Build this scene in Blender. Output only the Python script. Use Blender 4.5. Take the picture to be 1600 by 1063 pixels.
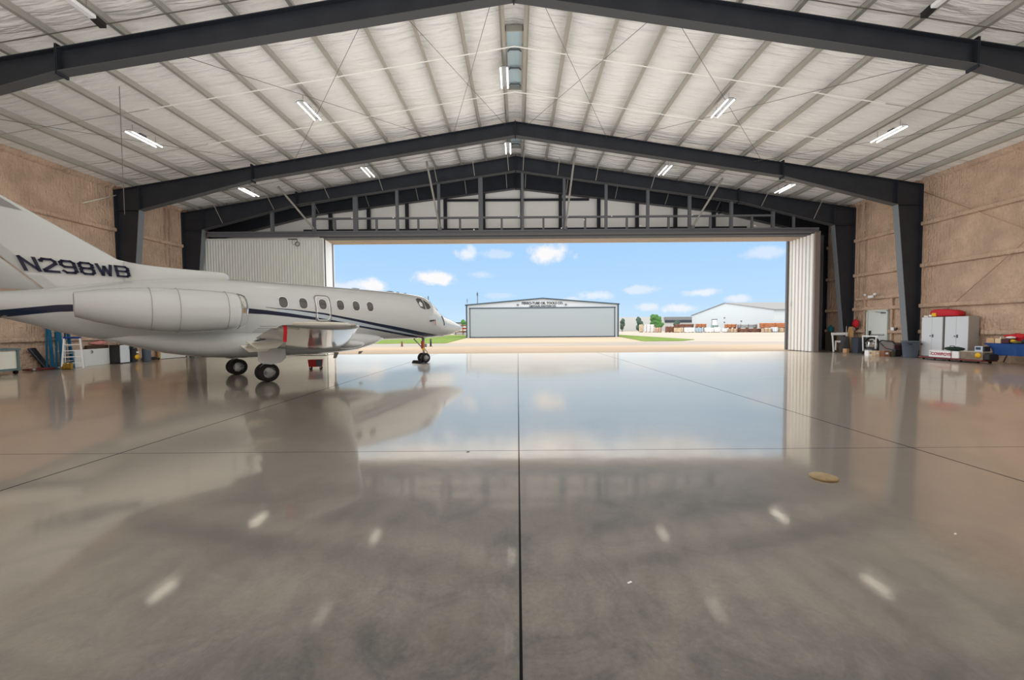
import bpy, bmesh, math, random
from mathutils import Vector, Matrix
random.seed(7)
S = bpy.context.scene
for o in list(bpy.data.objects):
    bpy.data.objects.remove(o)
COL = S.collection
PI = math.pi
R_ = math.radians

# ---------------------------------------------------------------- camera
cam_d = bpy.data.cameras.new('camera')
cam = bpy.data.objects.new('camera', cam_d)
COL.objects.link(cam)
S.camera = cam
cam_d.sensor_width = 36.0
cam_d.lens = 615.0 / 1600.0 * 36.0
cam_d.shift_x = -9.0 / 1600.0
cam_d.shift_y = 4.55 / 1600.0
cam_d.clip_end = 3000
cam_d.clip_start = 0.05
# axes: image right, image down, viewing direction
right = Vector((0.99997188, -0.00027483, -0.00749489))
fwd = Vector((0.0, 0.99932839, -0.03664371))
right = (right - fwd * right.dot(fwd)).normalized()
up = right.cross(fwd).normalized()
cam.matrix_world = Matrix(((right.x, up.x, -fwd.x, 0.0), (right.y, up.y, -fwd.y, 0.0), (right.z, up.z, -fwd.z, 1.46), (0, 0, 0, 1)))

# ---------------------------------------------------------------- sky, sun, exposure
W = bpy.data.worlds.new('sky')
S.world = W
W.use_nodes = True
SKY_STRENGTH = 1.0


def build_sky():
    nt = W.node_tree
    N, L = nt.nodes, nt.links
    N.clear()
    out = N.new('ShaderNodeOutputWorld')
    bg = N.new('ShaderNodeBackground')
    bg.inputs['Strength'].default_value = SKY_STRENGTH
    L.new(bg.outputs[0], out.inputs[0])
    tc = N.new('ShaderNodeTexCoord')
    sx = N.new('ShaderNodeSeparateXYZ')
    L.new(tc.outputs['Generated'], sx.inputs[0])

    def M(op, a, b=None, c=None):
        n = N.new('ShaderNodeMath')
        n.operation = op
        for i, v in enumerate((a, b, c)):
            if v is None:
                continue
            if isinstance(v, (int, float)):
                n.inputs[i].default_value = v
            else:
                L.new(v, n.inputs[i])
        return n.outputs[0]
    az = M('ARCTAN2', sx.outputs[0], sx.outputs[1])
    el = M('ARCSINE', sx.outputs[2])
    rp = N.new('ShaderNodeValToRGB')
    L.new(M('MULTIPLY', el, 1.0 / 1.5), rp.inputs[0])
    e = rp.color_ramp.elements
    e[0].position = 0.0
    e[0].color = (0.62, 0.82, 1.0, 1)
    e[1].position = 1.0
    e[1].color = (0.26, 0.46, 0.90, 1)
    for p, c in ((0.05, (0.50, 0.74, 1.0, 1)), (0.13, (0.41, 0.67, 1.0, 1)), (0.3, (0.36, 0.60, 0.96, 1))):
        k = e.new(p)
        k.color = c
    nz = N.new('ShaderNodeTexNoise')
    nz.inputs['Scale'].default_value = 26.0
    nz.inputs['Detail'].default_value = 5.0
    nz.inputs['Roughness'].default_value = 0.62
    L.new(tc.outputs['Generated'], nz.inputs['Vector'])
    wob = M('MULTIPLY', M('SUBTRACT', nz.outputs['Fac'], 0.5), 2.2)
    clouds = [(-0.1268, 0.1821, 0.0272, 0.0177, 0.75), (-0.0483, 0.1843, 0.0487, 0.0114, 0.35), (0.0758, 0.1862, 0.0647, 0.0243, 1.0), (-0.2014, 0.1252, 0.05, 0.0191, 1.0), (-0.3439, 0.1034, 0.0375, 0.0199, 1.0), (-0.0938, 0.1342, 0.0322, 0.0097, 0.35), (-0.1171, 0.1884, 0.0144, 0.0194, 0.6), (0.1944, 0.0802, 0.0532, 0.0128, 0.6), (0.1345, 0.0719, 0.0287, 0.0081, 0.5), (0.2935, 0.0913, 0.0447, 0.0109, 0.5), (0.4346, 0.0796, 0.0428, 0.0103, 0.7), (0.5055, 0.0622, 0.0274, 0.0085, 0.6), (0.3187, 0.0492, 0.0264, 0.0108, 0.6), (0.39, 0.0458, 0.0389, 0.012, 0.75), (0.5583, 0.1568, 0.0398, 0.0138, 0.45), (-0.403, 0.0942, 0.0688, 0.0209, 0.6), (-0.046, 0.0834, 0.0406, 0.0081, 0.25), (0.6719, 0.1006, 0.0598, 0.0191, 0.6), (0.8028, 0.1431, 0.0549, 0.0282, 0.8), (-0.6866, 0.1453, 0.0584, 0.0226, 0.8), (-0.7902, 0.1881, 0.0564, 0.0286, 0.8), (0.1002, 0.2846, 0.0966, 0.0324, 0.7), (-0.2624, 0.3072, 0.1062, 0.0314, 0.7), (0.3855, 0.2777, 0.1117, 0.0331, 0.7)]
    tot = None
    for (a, b, ra, rb, op) in clouds:
        u = M('MULTIPLY', M('SUBTRACT', az, a), 1 / ra)
        v = M('MULTIPLY', M('SUBTRACT', el, b), 1 / rb)
        r = M('SQRT', M('ADD', M('MULTIPLY', u, u), M('MULTIPLY', v, v)))
        f = N.new('ShaderNodeMapRange')
        f.interpolation_type = 'SMOOTHSTEP'
        f.inputs['From Min'].default_value = 1.2
        f.inputs['From Max'].default_value = 0.35
        f.inputs['To Min'].default_value = 0.0
        f.inputs['To Max'].default_value = op
        L.new(M('ADD', r, wob), f.inputs['Value'])
        tot = f.outputs[0] if tot is None else M('MAXIMUM', tot, f.outputs[0])
    mx = N.new('ShaderNodeMixRGB')
    L.new(tot, mx.inputs[0])
    L.new(rp.outputs[0], mx.inputs[1])
    mx.inputs[2].default_value = (0.98, 0.97, 0.98, 1)
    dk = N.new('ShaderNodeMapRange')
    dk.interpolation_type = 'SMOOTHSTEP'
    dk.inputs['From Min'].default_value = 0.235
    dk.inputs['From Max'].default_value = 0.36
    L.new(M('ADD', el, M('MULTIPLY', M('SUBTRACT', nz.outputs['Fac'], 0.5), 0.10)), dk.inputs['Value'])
    deck = N.new('ShaderNodeMixRGB')  # bright cloud deck above the doorway's view, added to whiten the floor reflection
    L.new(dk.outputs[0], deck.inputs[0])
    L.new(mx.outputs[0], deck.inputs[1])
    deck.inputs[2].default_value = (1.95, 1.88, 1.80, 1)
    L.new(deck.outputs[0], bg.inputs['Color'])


build_sky()
sun_d = bpy.data.lights.new('sun', 'SUN')
sun_d.energy = 0.55
sun_d.angle = R_(1.0)
sun_d.color = (1.0, 0.95, 0.86)
sun = bpy.data.objects.new('sun', sun_d)
COL.objects.link(sun)
sun.rotation_euler = Vector((-0.50, 0.28, -0.84)).to_track_quat('-Z', 'Y').to_euler()
# renderer's global-illumination approximation: uniform ambient fill added to brighten the hall
S.cycles.use_fast_gi = True
S.cycles.fast_gi_method = 'ADD'
W.light_settings.ao_factor = 1.12
W.light_settings.distance = 13.0
S.cycles.max_bounces = 8
S.cycles.diffuse_bounces = 4
S.cycles.glossy_bounces = 4
S.cycles.sample_clamp_indirect = 8.0
S.view_settings.view_transform = 'Standard'
S.view_settings.look = 'None'
S.view_settings.gamma = 1.0
S.view_settings.use_curve_mapping = False
S.view_settings.exposure = 0.0
TUBE_EMISSION = 7.5


# ---------------------------------------------------------------- materials
def srgb(r, g, b):
    f = lambda c: (c / 255 / 12.92) if c / 255 <= 0.04045 else ((c / 255 + 0.055) / 1.055) ** 2.4
    return (f(r), f(g), f(b), 1.0)


MATS = {}


def mat(name, col, rough=0.6, metal=0.0, var=0.0, vscale=3.0, bump=0.0, bscale=20.0, stretch=(1, 1, 1), coat=0.0, emit=0.0, spec=0.5, alpha_t=0.0):
    if name in MATS:
        return MATS[name]
    m = bpy.data.materials.new(name)
    m.use_nodes = True
    nt = m.node_tree
    b = nt.nodes['Principled BSDF']
    b.inputs['Base Color'].default_value = col
    b.inputs['Roughness'].default_value = rough
    b.inputs['Metallic'].default_value = metal
    b.inputs['Specular IOR Level'].default_value = spec
    if coat:
        b.inputs['Coat Weight'].default_value = coat
        b.inputs['Coat Roughness'].default_value = 0.05
    if alpha_t:
        b.inputs['Transmission Weight'].default_value = alpha_t
    if emit:
        b.inputs['Emission Color'].default_value = col
        b.inputs['Emission Strength'].default_value = emit
    if var or bump:
        tc = nt.nodes.new('ShaderNodeTexCoord')
        mp = nt.nodes.new('ShaderNodeMapping')
        mp.inputs['Scale'].default_value = stretch
        nt.links.new(tc.outputs['Object'], mp.inputs[0])
        if var:
            n = nt.nodes.new('ShaderNodeTexNoise')
            n.inputs['Scale'].default_value = vscale
            n.inputs['Detail'].default_value = 5
            nt.links.new(mp.outputs[0], n.inputs['Vector'])
            r = nt.nodes.new('ShaderNodeValToRGB')
            r.color_ramp.elements[0].position = 0.3
            r.color_ramp.elements[1].position = 0.7
            r.color_ramp.elements[0].color = tuple(c * (1 - var) for c in col[:3]) + (1,)
            r.color_ramp.elements[1].color = tuple(min(1, c * (1 + var)) for c in col[:3]) + (1,)
            nt.links.new(n.outputs['Fac'], r.inputs[0])
            nt.links.new(r.outputs[0], b.inputs['Base Color'])
        if bump:
            n2 = nt.nodes.new('ShaderNodeTexNoise')
            n2.inputs['Scale'].default_value = bscale
            n2.inputs['Detail'].default_value = 6
            nt.links.new(mp.outputs[0], n2.inputs['Vector'])
            bp = nt.nodes.new('ShaderNodeBump')
            bp.inputs['Strength'].default_value = bump
            bp.inputs['Distance'].default_value = 0.05
            nt.links.new(n2.outputs['Fac'], bp.inputs['Height'])
            nt.links.new(bp.outputs[0], b.inputs['Normal'])
    MATS[name] = m
    return m


def floor_material():
    m = bpy.data.materials.new('polished_concrete')
    m.use_nodes = True
    nt = m.node_tree
    N, L = nt.nodes, nt.links
    b = N['Principled BSDF']
    tc = N.new('ShaderNodeTexCoord')
    pos = N.new('ShaderNodeNewGeometry').outputs['Position']

    def noise(scale, detail, stretch=(1, 1, 1), dist=0.0, rough=0.6):
        mp = N.new('ShaderNodeMapping')
        mp.inputs['Scale'].default_value = stretch
        L.new(pos, mp.inputs[0])
        n = N.new('ShaderNodeTexNoise')
        n.inputs['Scale'].default_value = scale
        n.inputs['Detail'].default_value = detail
        n.inputs['Distortion'].default_value = dist
        n.inputs['Roughness'].default_value = rough
        L.new(mp.outputs[0], n.inputs['Vector'])
        return n.outputs['Fac']

    def ramp(f, stops):
        r = N.new('ShaderNodeValToRGB')
        e = r.color_ramp.elements
        e[0].position, e[0].color = stops[0]
        e[1].position, e[1].color = stops[-1]
        for p, c in stops[1:-1]:
            k = e.new(p)
            k.color = c
        L.new(f, r.inputs[0])
        return r.outputs[0]

    def mix(kind, fac, a, c):
        x = N.new('ShaderNodeMixRGB')
        x.blend_type = kind
        x.inputs[0].default_value = fac
        L.new(a, x.inputs[1])
        L.new(c, x.inputs[2])
        return x.outputs[0]
    big = ramp(noise(0.55, 7, (1, 1, 1), 0.6, 0.65), [(0.37, (0.100, 0.107, 0.104, 1)), (0.47, (0.172, 0.165, 0.153, 1)), (0.62, (0.238, 0.222, 0.200, 1))])
    mid = ramp(noise(2.2, 8, (1, 1, 1), 1.0, 0.7), [(0.34, (0.62, 0.66, 0.72, 1)), (0.52, (1.0, 1.0, 1.0, 1)), (0.7, (1.14, 1.08, 1.0, 1))])
    fine = ramp(noise(38, 4), [(0.3, (0.86, 0.86, 0.86, 1)), (0.7, (1.1, 1.1, 1.1, 1))])
    c = mix('MULTIPLY', 1.0, big, mid)
    c = mix('MULTIPLY', 1.0, c, fine)
    # saw-cut joints
    sx = N.new('ShaderNodeSeparateXYZ')
    L.new(pos, sx.inputs[0])

    def M(op, a, bb):
        n = N.new('ShaderNodeMath')
        n.operation = op
        for i, v in enumerate((a, bb)):
            if isinstance(v, (int, float)):
                n.inputs[i].default_value = v
            else:
                L.new(v, n.inputs[i])
        return n.outputs[0]
    tot = None
    for ax, p, w in ((0, 0.004, 0.0072), (0, -4.78, 0.011), (0, 4.70, 0.011), (0, -9.5, 0.007), (0, 9.4, 0.007), (0, 14.1, 0.007), (0, -14.2, 0.007), (1, 4.66, 0.009), (1, 10.9, 0.006), (1, 17.2, 0.006)):
        d = M('ABSOLUTE', M('SUBTRACT', sx.outputs[ax], p), 0.0)
        k = M('LESS_THAN', d, w)
        if ax == 1:
            k = M('MULTIPLY', k, 0.7)
        elif abs(p) > 5:
            k = M('MULTIPLY', k, 0.5)
        tot = k if tot is None else M('MAXIMUM', tot, k)
    x = N.new('ShaderNodeMixRGB')
    L.new(tot, x.inputs[0])
    L.new(c, x.inputs[1])
    x.inputs[2].default_value = (0.012, 0.012, 0.013, 1)
    rr = ramp(noise(1.3, 5, (1, 1, 1), 0.5), [(0.3, (0.055, 0.055, 0.055, 1)), (0.7, (0.085, 0.085, 0.085, 1))])
    bp = N.new('ShaderNodeBump')
    bp.inputs['Strength'].default_value = 0.03
    bp.inputs['Distance'].default_value = 0.02
    L.new(noise(3.0, 4), bp.inputs['Height'])
    N.remove(b)
    df = N.new('ShaderNodeBsdfDiffuse')
    df.inputs['Roughness'].default_value = 0.4
    L.new(x.outputs[0], df.inputs['Color'])
    gl = N.new('ShaderNodeBsdfGlossy')
    gl.inputs['Color'].default_value = (1.0, 0.91, 0.79, 1)
    L.new(rr, gl.inputs['Roughness'])
    L.new(bp.outputs[0], gl.inputs['Normal'])
    g2 = N.new('ShaderNodeBsdfGlossy')
    g2.inputs['Color'].default_value = (1.0, 0.95, 0.88, 1)
    g2.inputs['Roughness'].default_value = 0.45
    mg = N.new('ShaderNodeMixShader')
    mg.inputs[0].default_value = 0.55
    L.new(gl.outputs[0], mg.inputs[1])
    L.new(g2.outputs[0], mg.inputs[2])
    lw = N.new('ShaderNodeLayerWeight')
    lw.inputs['Blend'].default_value = 0.5
    fr = N.new('ShaderNodeMapRange')
    fr.interpolation_type = 'SMOOTHSTEP'
    fr.inputs['From Min'].default_value = 0.30
    fr.inputs['From Max'].default_value = 0.90
    fr.inputs['To Min'].default_value = 0.035
    fr.inputs['To Max'].default_value = 0.93
    L.new(lw.outputs['Facing'], fr.inputs['Value'])
    fres = fr.outputs[0]
    fres = M('MULTIPLY', fres, M('SUBTRACT', 1.0, M('MULTIPLY', tot, 0.85)))
    ms = N.new('ShaderNodeMixShader')
    L.new(fres, ms.inputs[0])
    L.new(df.outputs[0], ms.inputs[1])
    L.new(mg.outputs[0], ms.inputs[2])
    L.new(ms.outputs[0], N['Material Output'].inputs['Surface'])
    MATS['polished_concrete'] = m
    return m


def foam_material(name, col, axes):
    """sprayed insulation foam: orange-peel lumps with faint vertical spray streaks"""
    m = mat(name, col, 0.9, var=0.16, vscale=1.3, spec=0.2)
    nt = m.node_tree
    N, L = nt.nodes, nt.links
    b = N['Principled BSDF']
    tc = N.new('ShaderNodeTexCoord')
    hs = []
    for sc, st in ((9.0, (1, 1, 1)), (3.0, axes)):
        mp = N.new('ShaderNodeMapping')
        mp.inputs['Scale'].default_value = st
        L.new(tc.outputs['Object'], mp.inputs[0])
        n = N.new('ShaderNodeTexNoise')
        n.inputs['Scale'].default_value = sc
        n.inputs['Detail'].default_value = 6
        L.new(mp.outputs[0], n.inputs['Vector'])
        hs.append(n.outputs['Fac'])
    a = N.new('ShaderNodeMath')
    a.operation = 'ADD'
    L.new(hs[0], a.inputs[0])
    L.new(hs[1], a.inputs[1])
    bp = N.new('ShaderNodeBump')
    bp.inputs['Strength'].default_value = 0.9
    bp.inputs['Distance'].default_value = 0.10
    L.new(a.outputs[0], bp.inputs['Height'])
    L.new(bp.outputs[0], b.inputs['Normal'])
    return m


def liner_material():
    m = mat('vinyl_insulation', (0.93, 0.90, 0.85, 1), 0.55, spec=0.3)
    nt = m.node_tree
    N, L = nt.nodes, nt.links
    b = N['Principled BSDF']
    tc = N.new('ShaderNodeTexCoord')
    mp = N.new('ShaderNodeMapping')
    mp.inputs['Scale'].default_value = (0.5, 4.2, 0.5)
    L.new(tc.outputs['Object'], mp.inputs[0])
    n = N.new('ShaderNodeTexNoise')
    n.inputs['Scale'].default_value = 1.5
    n.inputs['Detail'].default_value = 4
    n.inputs['Distortion'].default_value = 0.35
    L.new(mp.outputs[0], n.inputs['Vector'])
    bp = N.new('ShaderNodeBump')
    bp.inputs['Strength'].default_value = 1.0
    bp.inputs['Distance'].default_value = 0.18
    L.new(n.outputs['Fac'], bp.inputs['Height'])
    L.new(bp.outputs[0], b.inputs['Normal'])
    return m


STEEL = mat('charcoal_painted_steel', (0.026, 0.030, 0.038, 1), 0.5, var=0.12, vscale=2.0, spec=0.4)
COLFL = mat('pale_grey_steel', (0.17, 0.185, 0.20, 1), 0.45, spec=0.5)
FLANGE = mat('floor_lit_steel', (0.085, 0.087, 0.09, 1), 0.5, spec=0.4)  # frame steel made paler to imitate floor light on flange undersides
GREYSTEEL = mat('grey_primed_steel', (0.12, 0.125, 0.135, 1), 0.5, spec=0.4)
GALV = mat('galvanised_steel', (0.50, 0.49, 0.44, 1), 0.40, 0.5, var=0.10, vscale=6, stretch=(6, 0.4, 6))
WHITEPAINT = mat('white_paint', (0.80, 0.80, 0.79, 1), 0.4)
ROD = mat('steel_rod', (0.20, 0.19, 0.17, 1), 0.5, 0.2)
STRAP = mat('white_strap', (0.97, 0.95, 0.88, 1), 0.5)
FOAM = foam_material('spray_foam', (0.56, 0.400, 0.292, 1), (1, 6.0, 0.5))
FOAMF = foam_material('spray_foam_front', (0.56, 0.400, 0.292, 1), (6.0, 1, 0.5))
LINER = liner_material()
CORR = mat('light_grey_metal_sheet', (0.70, 0.72, 0.67, 1), 0.38, 0.0)
PANELW = mat('white_metal_panel', (0.88, 0.88, 0.84, 1), 0.4)
TAN = mat('bounce_tan_steel', (0.52, 0.41, 0.32, 1), 0.5)  # tan puts light bounced off the sunlit ground into the track colour
DARK = mat('black_rubber', (0.012, 0.012, 0.013, 1), 0.7)
BLACK = mat('black_plastic', (0.02, 0.02, 0.022, 1), 0.45)
TUBE = mat('lamp_tube', (1.0, 0.98, 0.93, 1), 0.4, emit=TUBE_EMISSION)
RED = mat('red_fabric', (0.50, 0.018, 0.028, 1), 0.6)
REDPAINT = mat('red_paint', (0.42, 0.02, 0.02, 1), 0.3)
JET = mat('white_aircraft_paint', (0.50, 0.515, 0.495, 1), 0.15, coat=0.7)
NAVY = mat('navy_aircraft_paint', (0.006, 0.014, 0.040, 1), 0.2, coat=0.5)
SILVER = mat('silver_grey_paint', (0.42, 0.47, 0.50, 1), 0.3, coat=0.3)
GLASS = mat('dark_window_glass', (0.085, 0.08, 0.075, 1), 0.06, coat=1.0)
CHROME = mat('polished_metal', (0.80, 0.80, 0.79, 1), 0.12, 1.0)
SEAM = mat('grey_seal', (0.24, 0.235, 0.22, 1), 0.6)
CARD = mat('cardboard', (0.52, 0.33, 0.18, 1), 0.8, var=0.1, vscale=8)
WOOD = mat('plywood', (0.50, 0.31, 0.15, 1), 0.6, var=0.25, vscale=6, stretch=(1, 5, 1))
BLUE = mat('blue_fibreglass', (0.010, 0.130, 0.250, 1), 0.4)
BLUECLOTH = mat('blue_cloth', (0.010, 0.050, 0.180, 1), 0.65)
YELLOW = mat('yellow_paint', (0.70, 0.42, 0.02, 1), 0.4)
ORANGE = mat('orange_fabric', (0.70, 0.14, 0.02, 1), 0.7)
GREYPL = mat('grey_plastic', (0.085, 0.105, 0.13, 1), 0.5)
GREEN = mat('dark_green_fabric', (0.012, 0.03, 0.022, 1), 0.8)
BROWN = mat('dark_brown_leather', (0.07, 0.035, 0.025, 1), 0.6)
ALU = mat('aluminium', (0.62, 0.62, 0.62, 1), 0.35, 0.8)
BRASS = mat('brass_yellow', (0.42, 0.26, 0.04, 1), 0.4, 0.6)
CREAM = mat('cream_paint', (0.70, 0.68, 0.58, 1), 0.4)
APRON = mat('tan_concrete', (0.34, 0.265, 0.19, 1), 0.9, var=0.10, vscale=0.15, stretch=(0.3, 1, 1))
YARD = mat('pale_concrete', (0.315, 0.28, 0.235, 1), 0.9, var=0.07, vscale=0.1, stretch=(0.3, 1, 1))
ROAD = mat('grey_asphalt', (0.25, 0.225, 0.195, 1), 0.9, var=0.12, vscale=0.3, stretch=(0.3, 1, 1))
GRASS = mat('lawn_green', (0.098, 0.155, 0.014, 1), 0.95, var=0.25, vscale=0.8, bump=0.5, bscale=6)
RUST = mat('rusty_steel', (0.36, 0.13, 0.055, 1), 0.8, var=0.3, vscale=2)
RUSTD = mat('dark_rusty_steel', (0.17, 0.075, 0.05, 1), 0.8, var=0.35, vscale=2)
LEAF = mat('green_leaves', (0.050, 0.130, 0.035, 1), 0.85, var=0.3, vscale=2)
LEAFD = mat('dark_green_leaves', (0.045, 0.075, 0.055, 1), 0.85, var=0.3, vscale=2)
BARK = mat('bark', (0.09, 0.07, 0.055, 1), 0.9)
PALEWALL = mat('pale_blue_grey_siding', (0.62, 0.70, 0.72, 1), 0.6)
GREYWALL = mat('grey_tilt_wall', (0.38, 0.38, 0.365, 1), 0.8)
ROOFGREY = mat('grey_metal_roof', (0.15, 0.15, 0.15, 1), 0.5)
DOORGREY = mat('blue_grey_bifold_door', (0.27, 0.305, 0.325, 1), 0.5)
CHARTRIM = mat('dark_blue_trim', (0.035, 0.055, 0.075, 1), 0.5)
SIGNBLACK = mat('black_sign_letters', (0.015, 0.015, 0.02, 1), 0.6)

# ---------------------------------------------------------------- mesh builder
OFF = {}


class MB:
    def __init__(self):
        self.v, self.f, self.mi, self.sm, self.mats = [], [], [], [], []

    def _m(self, m):
        if m not in self.mats:
            self.mats.append(m)
        return self.mats.index(m)

    def add(self, vs, fs, m, smooth=False, M4=None):
        o = len(self.v)
        k = self._m(m)
        for p in vs:
            p = Vector(p)
            self.v.append(M4 @ p if M4 is not None else p)
        for f in fs:
            self.f.append([i + o for i in f])
            self.mi.append(k)
            self.sm.append(smooth)
        return self

    def box(self, c, s, m, rz=0.0, M4=None, bev=0.0):
        x, y, z = s[0] / 2, s[1] / 2, s[2] / 2
        T = Matrix.Translation(Vector(c)) @ Matrix.Rotation(rz, 4, 'Z')
        if M4 is not None:
            T = M4 @ T
        if bev > 0:
            b = min(bev, x * .9, y * .9, z * .9)
            bm = bmesh.new()
            bmesh.ops.create_cube(bm, size=2.0)
            for v in bm.verts:
                v.co = Vector((v.co.x * x, v.co.y * y, v.co.z * z))
            bmesh.ops.bevel(bm, geom=list(bm.edges), offset=b, segments=2, affect='EDGES', profile=0.5)
            bm.verts.ensure_lookup_table()
            vs = [v.co.copy() for v in bm.verts]
            fs = [[v.index for v in f.verts] for f in bm.faces]
            bm.free()
            return self.add(vs, fs, m, False, T)
        vs = [(-x, -y, -z), (x, -y, -z), (x, y, -z), (-x, y, -z), (-x, -y, z), (x, -y, z), (x, y, z), (-x, y, z)]
        return self.add(vs, [(0, 3, 2, 1), (4, 5, 6, 7), (0, 1, 5, 4), (1, 2, 6, 5), (2, 3, 7, 6), (3, 0, 4, 7)], m, False, T)

    def bar(self, a, b, w, h, m, upv=(0, 0, 1)):
        """rectangular bar from a to b: w across, h along the up hint"""
        a, b = Vector(a), Vector(b)
        d = (b - a)
        ln = d.length
        d.normalize()
        s = d.cross(Vector(upv))
        if s.length < 1e-5:
            s = d.cross(Vector((1, 0, 0)))
        s.normalize()
        u = s.cross(d).normalized()
        T = Matrix(((s.x, d.x, u.x, (a.x + b.x) / 2), (s.y, d.y, u.y, (a.y + b.y) / 2), (s.z, d.z, u.z, (a.z + b.z) / 2), (0, 0, 0, 1)))
        return self.box((0, 0, 0), (w, ln, h), m, 0, T)

    def tube(self, pts, r, m, n=8, caps=True, smooth=True, closed=False):
        pts = [Vector(p) for p in pts]
        rs = r if isinstance(r, (list, tuple)) else [r] * len(pts)
        vs, fs = [], []
        prev = None
        N = len(pts)
        for i, p in enumerate(pts):
            if closed:
                d = pts[(i + 1) % N] - pts[i - 1]
            else:
                d = pts[min(i + 1, N - 1)] - pts[max(i - 1, 0)]
            d.normalize()
            if prev is None:
                s = d.cross(Vector((0, 0, 1)))
                if s.length < 1e-3:
                    s = d.cross(Vector((1, 0, 0)))
            else:
                s = prev - d * prev.dot(d)
            s.normalize()
            prev = s
            u = d.cross(s)
            for k in range(n):
                t = 2 * PI * k / n
                vs.append(p + (s * math.cos(t) + u * math.sin(t)) * rs[i])
        for i in range(N if closed else N - 1):
            for k in range(n):
                j = (i + 1) % N
                fs.append((i * n + k, i * n + (k + 1) % n, j * n + (k + 1) % n, j * n + k))
        self.add(vs, fs, m, smooth)
        if caps and not closed:
            o = len(self.v) - N * n
            k_ = self._m(m)
            for ring, rev in ((0, True), (N - 1, False)):
                f = [o + ring * n + k for k in range(n)]
                self.f.append(f[::-1] if rev else f)
                self.mi.append(k_)
                self.sm.append(False)
        return self

    def lathe(self, prof, m, origin=(0, 0, 0), axis=(0, 0, 1), n=24, smooth=True, caps=True):
        """prof: list of (radius, distance along axis)"""
        ax = Vector(axis).normalized()
        s = ax.cross(Vector((0, 0, 1)))
        if s.length < 1e-3:
            s = ax.cross(Vector((1, 0, 0)))
        s.normalize()
        u = ax.cross(s)
        o = Vector(origin)
        vs, fs = [], []
        for r, h in prof:
            for k in range(n):
                t = 2 * PI * k / n
                vs.append(o + ax * h + (s * math.cos(t) + u * math.sin(t)) * r)
        for i in range(len(prof) - 1):
            for k in range(n):
                fs.append((i * n + k, i * n + (k + 1) % n, (i + 1) * n + (k + 1) % n, (i + 1) * n + k))
        if caps:
            if prof[0][0] > 1e-4:
                fs.append(tuple(range(n))[::-1])
            if prof[-1][0] > 1e-4:
                fs.append(tuple((len(prof) - 1) * n + k for k in range(n)))
        return self.add(vs, fs, m, smooth)

    def prism(self, poly, lo, hi, m, plane='XZ'):
        """polygon in plane extruded along the third axis from lo to hi"""
        n = len(poly)

        def P(a, b, c):
            return {'XZ': (a, c, b), 'YZ': (c, a, b), 'XY': (a, b, c)}[plane]
        vs = [P(a, b, lo) for a, b in poly] + [P(a, b, hi) for a, b in poly]
        fs = [tuple(range(n))[::-1], tuple(range(n, 2 * n))]
        for i in range(n):
            j = (i + 1) % n
            fs.append((i, j, n + j, n + i))
        return self.add(vs, fs, m)

    def loft(self, rings, m, smooth=True, caps=True, closed=True):
        n = len(rings[0])
        vs = [p for r in rings for p in r]
        fs = []
        for i in range(len(rings) - 1):
            for k in range(n if closed else n - 1):
                fs.append((i * n + k, i * n + (k + 1) % n, (i + 1) * n + (k + 1) % n, (i + 1) * n + k))
        if caps and closed:
            fs.append(tuple(range(n))[::-1])
            fs.append(tuple((len(rings) - 1) * n + k for k in range(n)))
        return self.add(vs, fs, m, smooth)

    def blob(self, c, r, m, n=12, seed=0, amp=0.12):
        bm = bmesh.new()
        bmesh.ops.create_icosphere(bm, subdivisions=3, radius=1.0)
        rnd = random.Random(seed)
        ph = [rnd.uniform(0, 6.28) for _ in range(6)]
        vs = []
        for v in bm.verts:
            p = v.co
            k = 1 + amp * (math.sin(4 * p.x + ph[0]) * math.sin(5 * p.y + ph[1]) + math.sin(6 * p.z + ph[2]) * math.sin(4 * p.x + ph[3]) * .6)
            vs.append((c[0] + p.x * r[0] * k, c[1] + p.y * r[1] * k, c[2] + p.z * r[2] * k))
        bm.verts.ensure_lookup_table()
        fs = [[v.index for v in f.verts] for f in bm.faces]
        bm.free()
        return self.add(vs, fs, m, True)

    def build(self, name, parent=None, local=False, auto=True):
        vs = self.v
        if parent is None:
            xs, ys, zs = [p.x for p in vs], [p.y for p in vs], [p.z for p in vs]
            off = Vector(((min(xs) + max(xs)) / 2, (min(ys) + max(ys)) / 2, min(zs)))
        elif local:
            off = Vector((0, 0, 0))
        else:
            off = OFF[parent.name]
        me = bpy.data.meshes.new(name)
        me.from_pydata([tuple(p - off) for p in vs], [], self.f)
        for m in self.mats:
            me.materials.append(m)
        for p, k, s in zip(me.polygons, self.mi, self.sm):
            p.material_index = k
            p.use_smooth = s
        bm = bmesh.new()
        bm.from_mesh(me)
        bmesh.ops.recalc_face_normals(bm, faces=bm.faces)
        bm.to_mesh(me)
        bm.free()
        me.update()
        o = bpy.data.objects.new(name, me)
        COL.objects.link(o)
        if parent is None:
            o.location = off
            OFF[o.name] = off
        else:
            o.parent = parent
            OFF[o.name] = off
        return o


def tag(o, label=None, cat=None, group=None, kind=None):
    if label:
        o['label'] = label
    if cat:
        o['category'] = cat
    if group:
        o['group'] = group
    if kind:
        o['kind'] = kind
    return o


def empty(name, loc, label, cat, group=None, rz=0.0):
    o = bpy.data.objects.new(name, None)
    o.empty_display_size = 0.2
    COL.objects.link(o)
    o.location = loc
    o.rotation_euler = (0, 0, rz)
    OFF[o.name] = Vector(loc)
    return tag(o, label, cat, group)


def copy_tree(o, parent=None):
    c = o.copy()
    COL.objects.link(c)
    if parent is not None:
        c.parent = parent
    for ch in list(o.children):
        copy_tree(ch, c)
    return c


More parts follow.
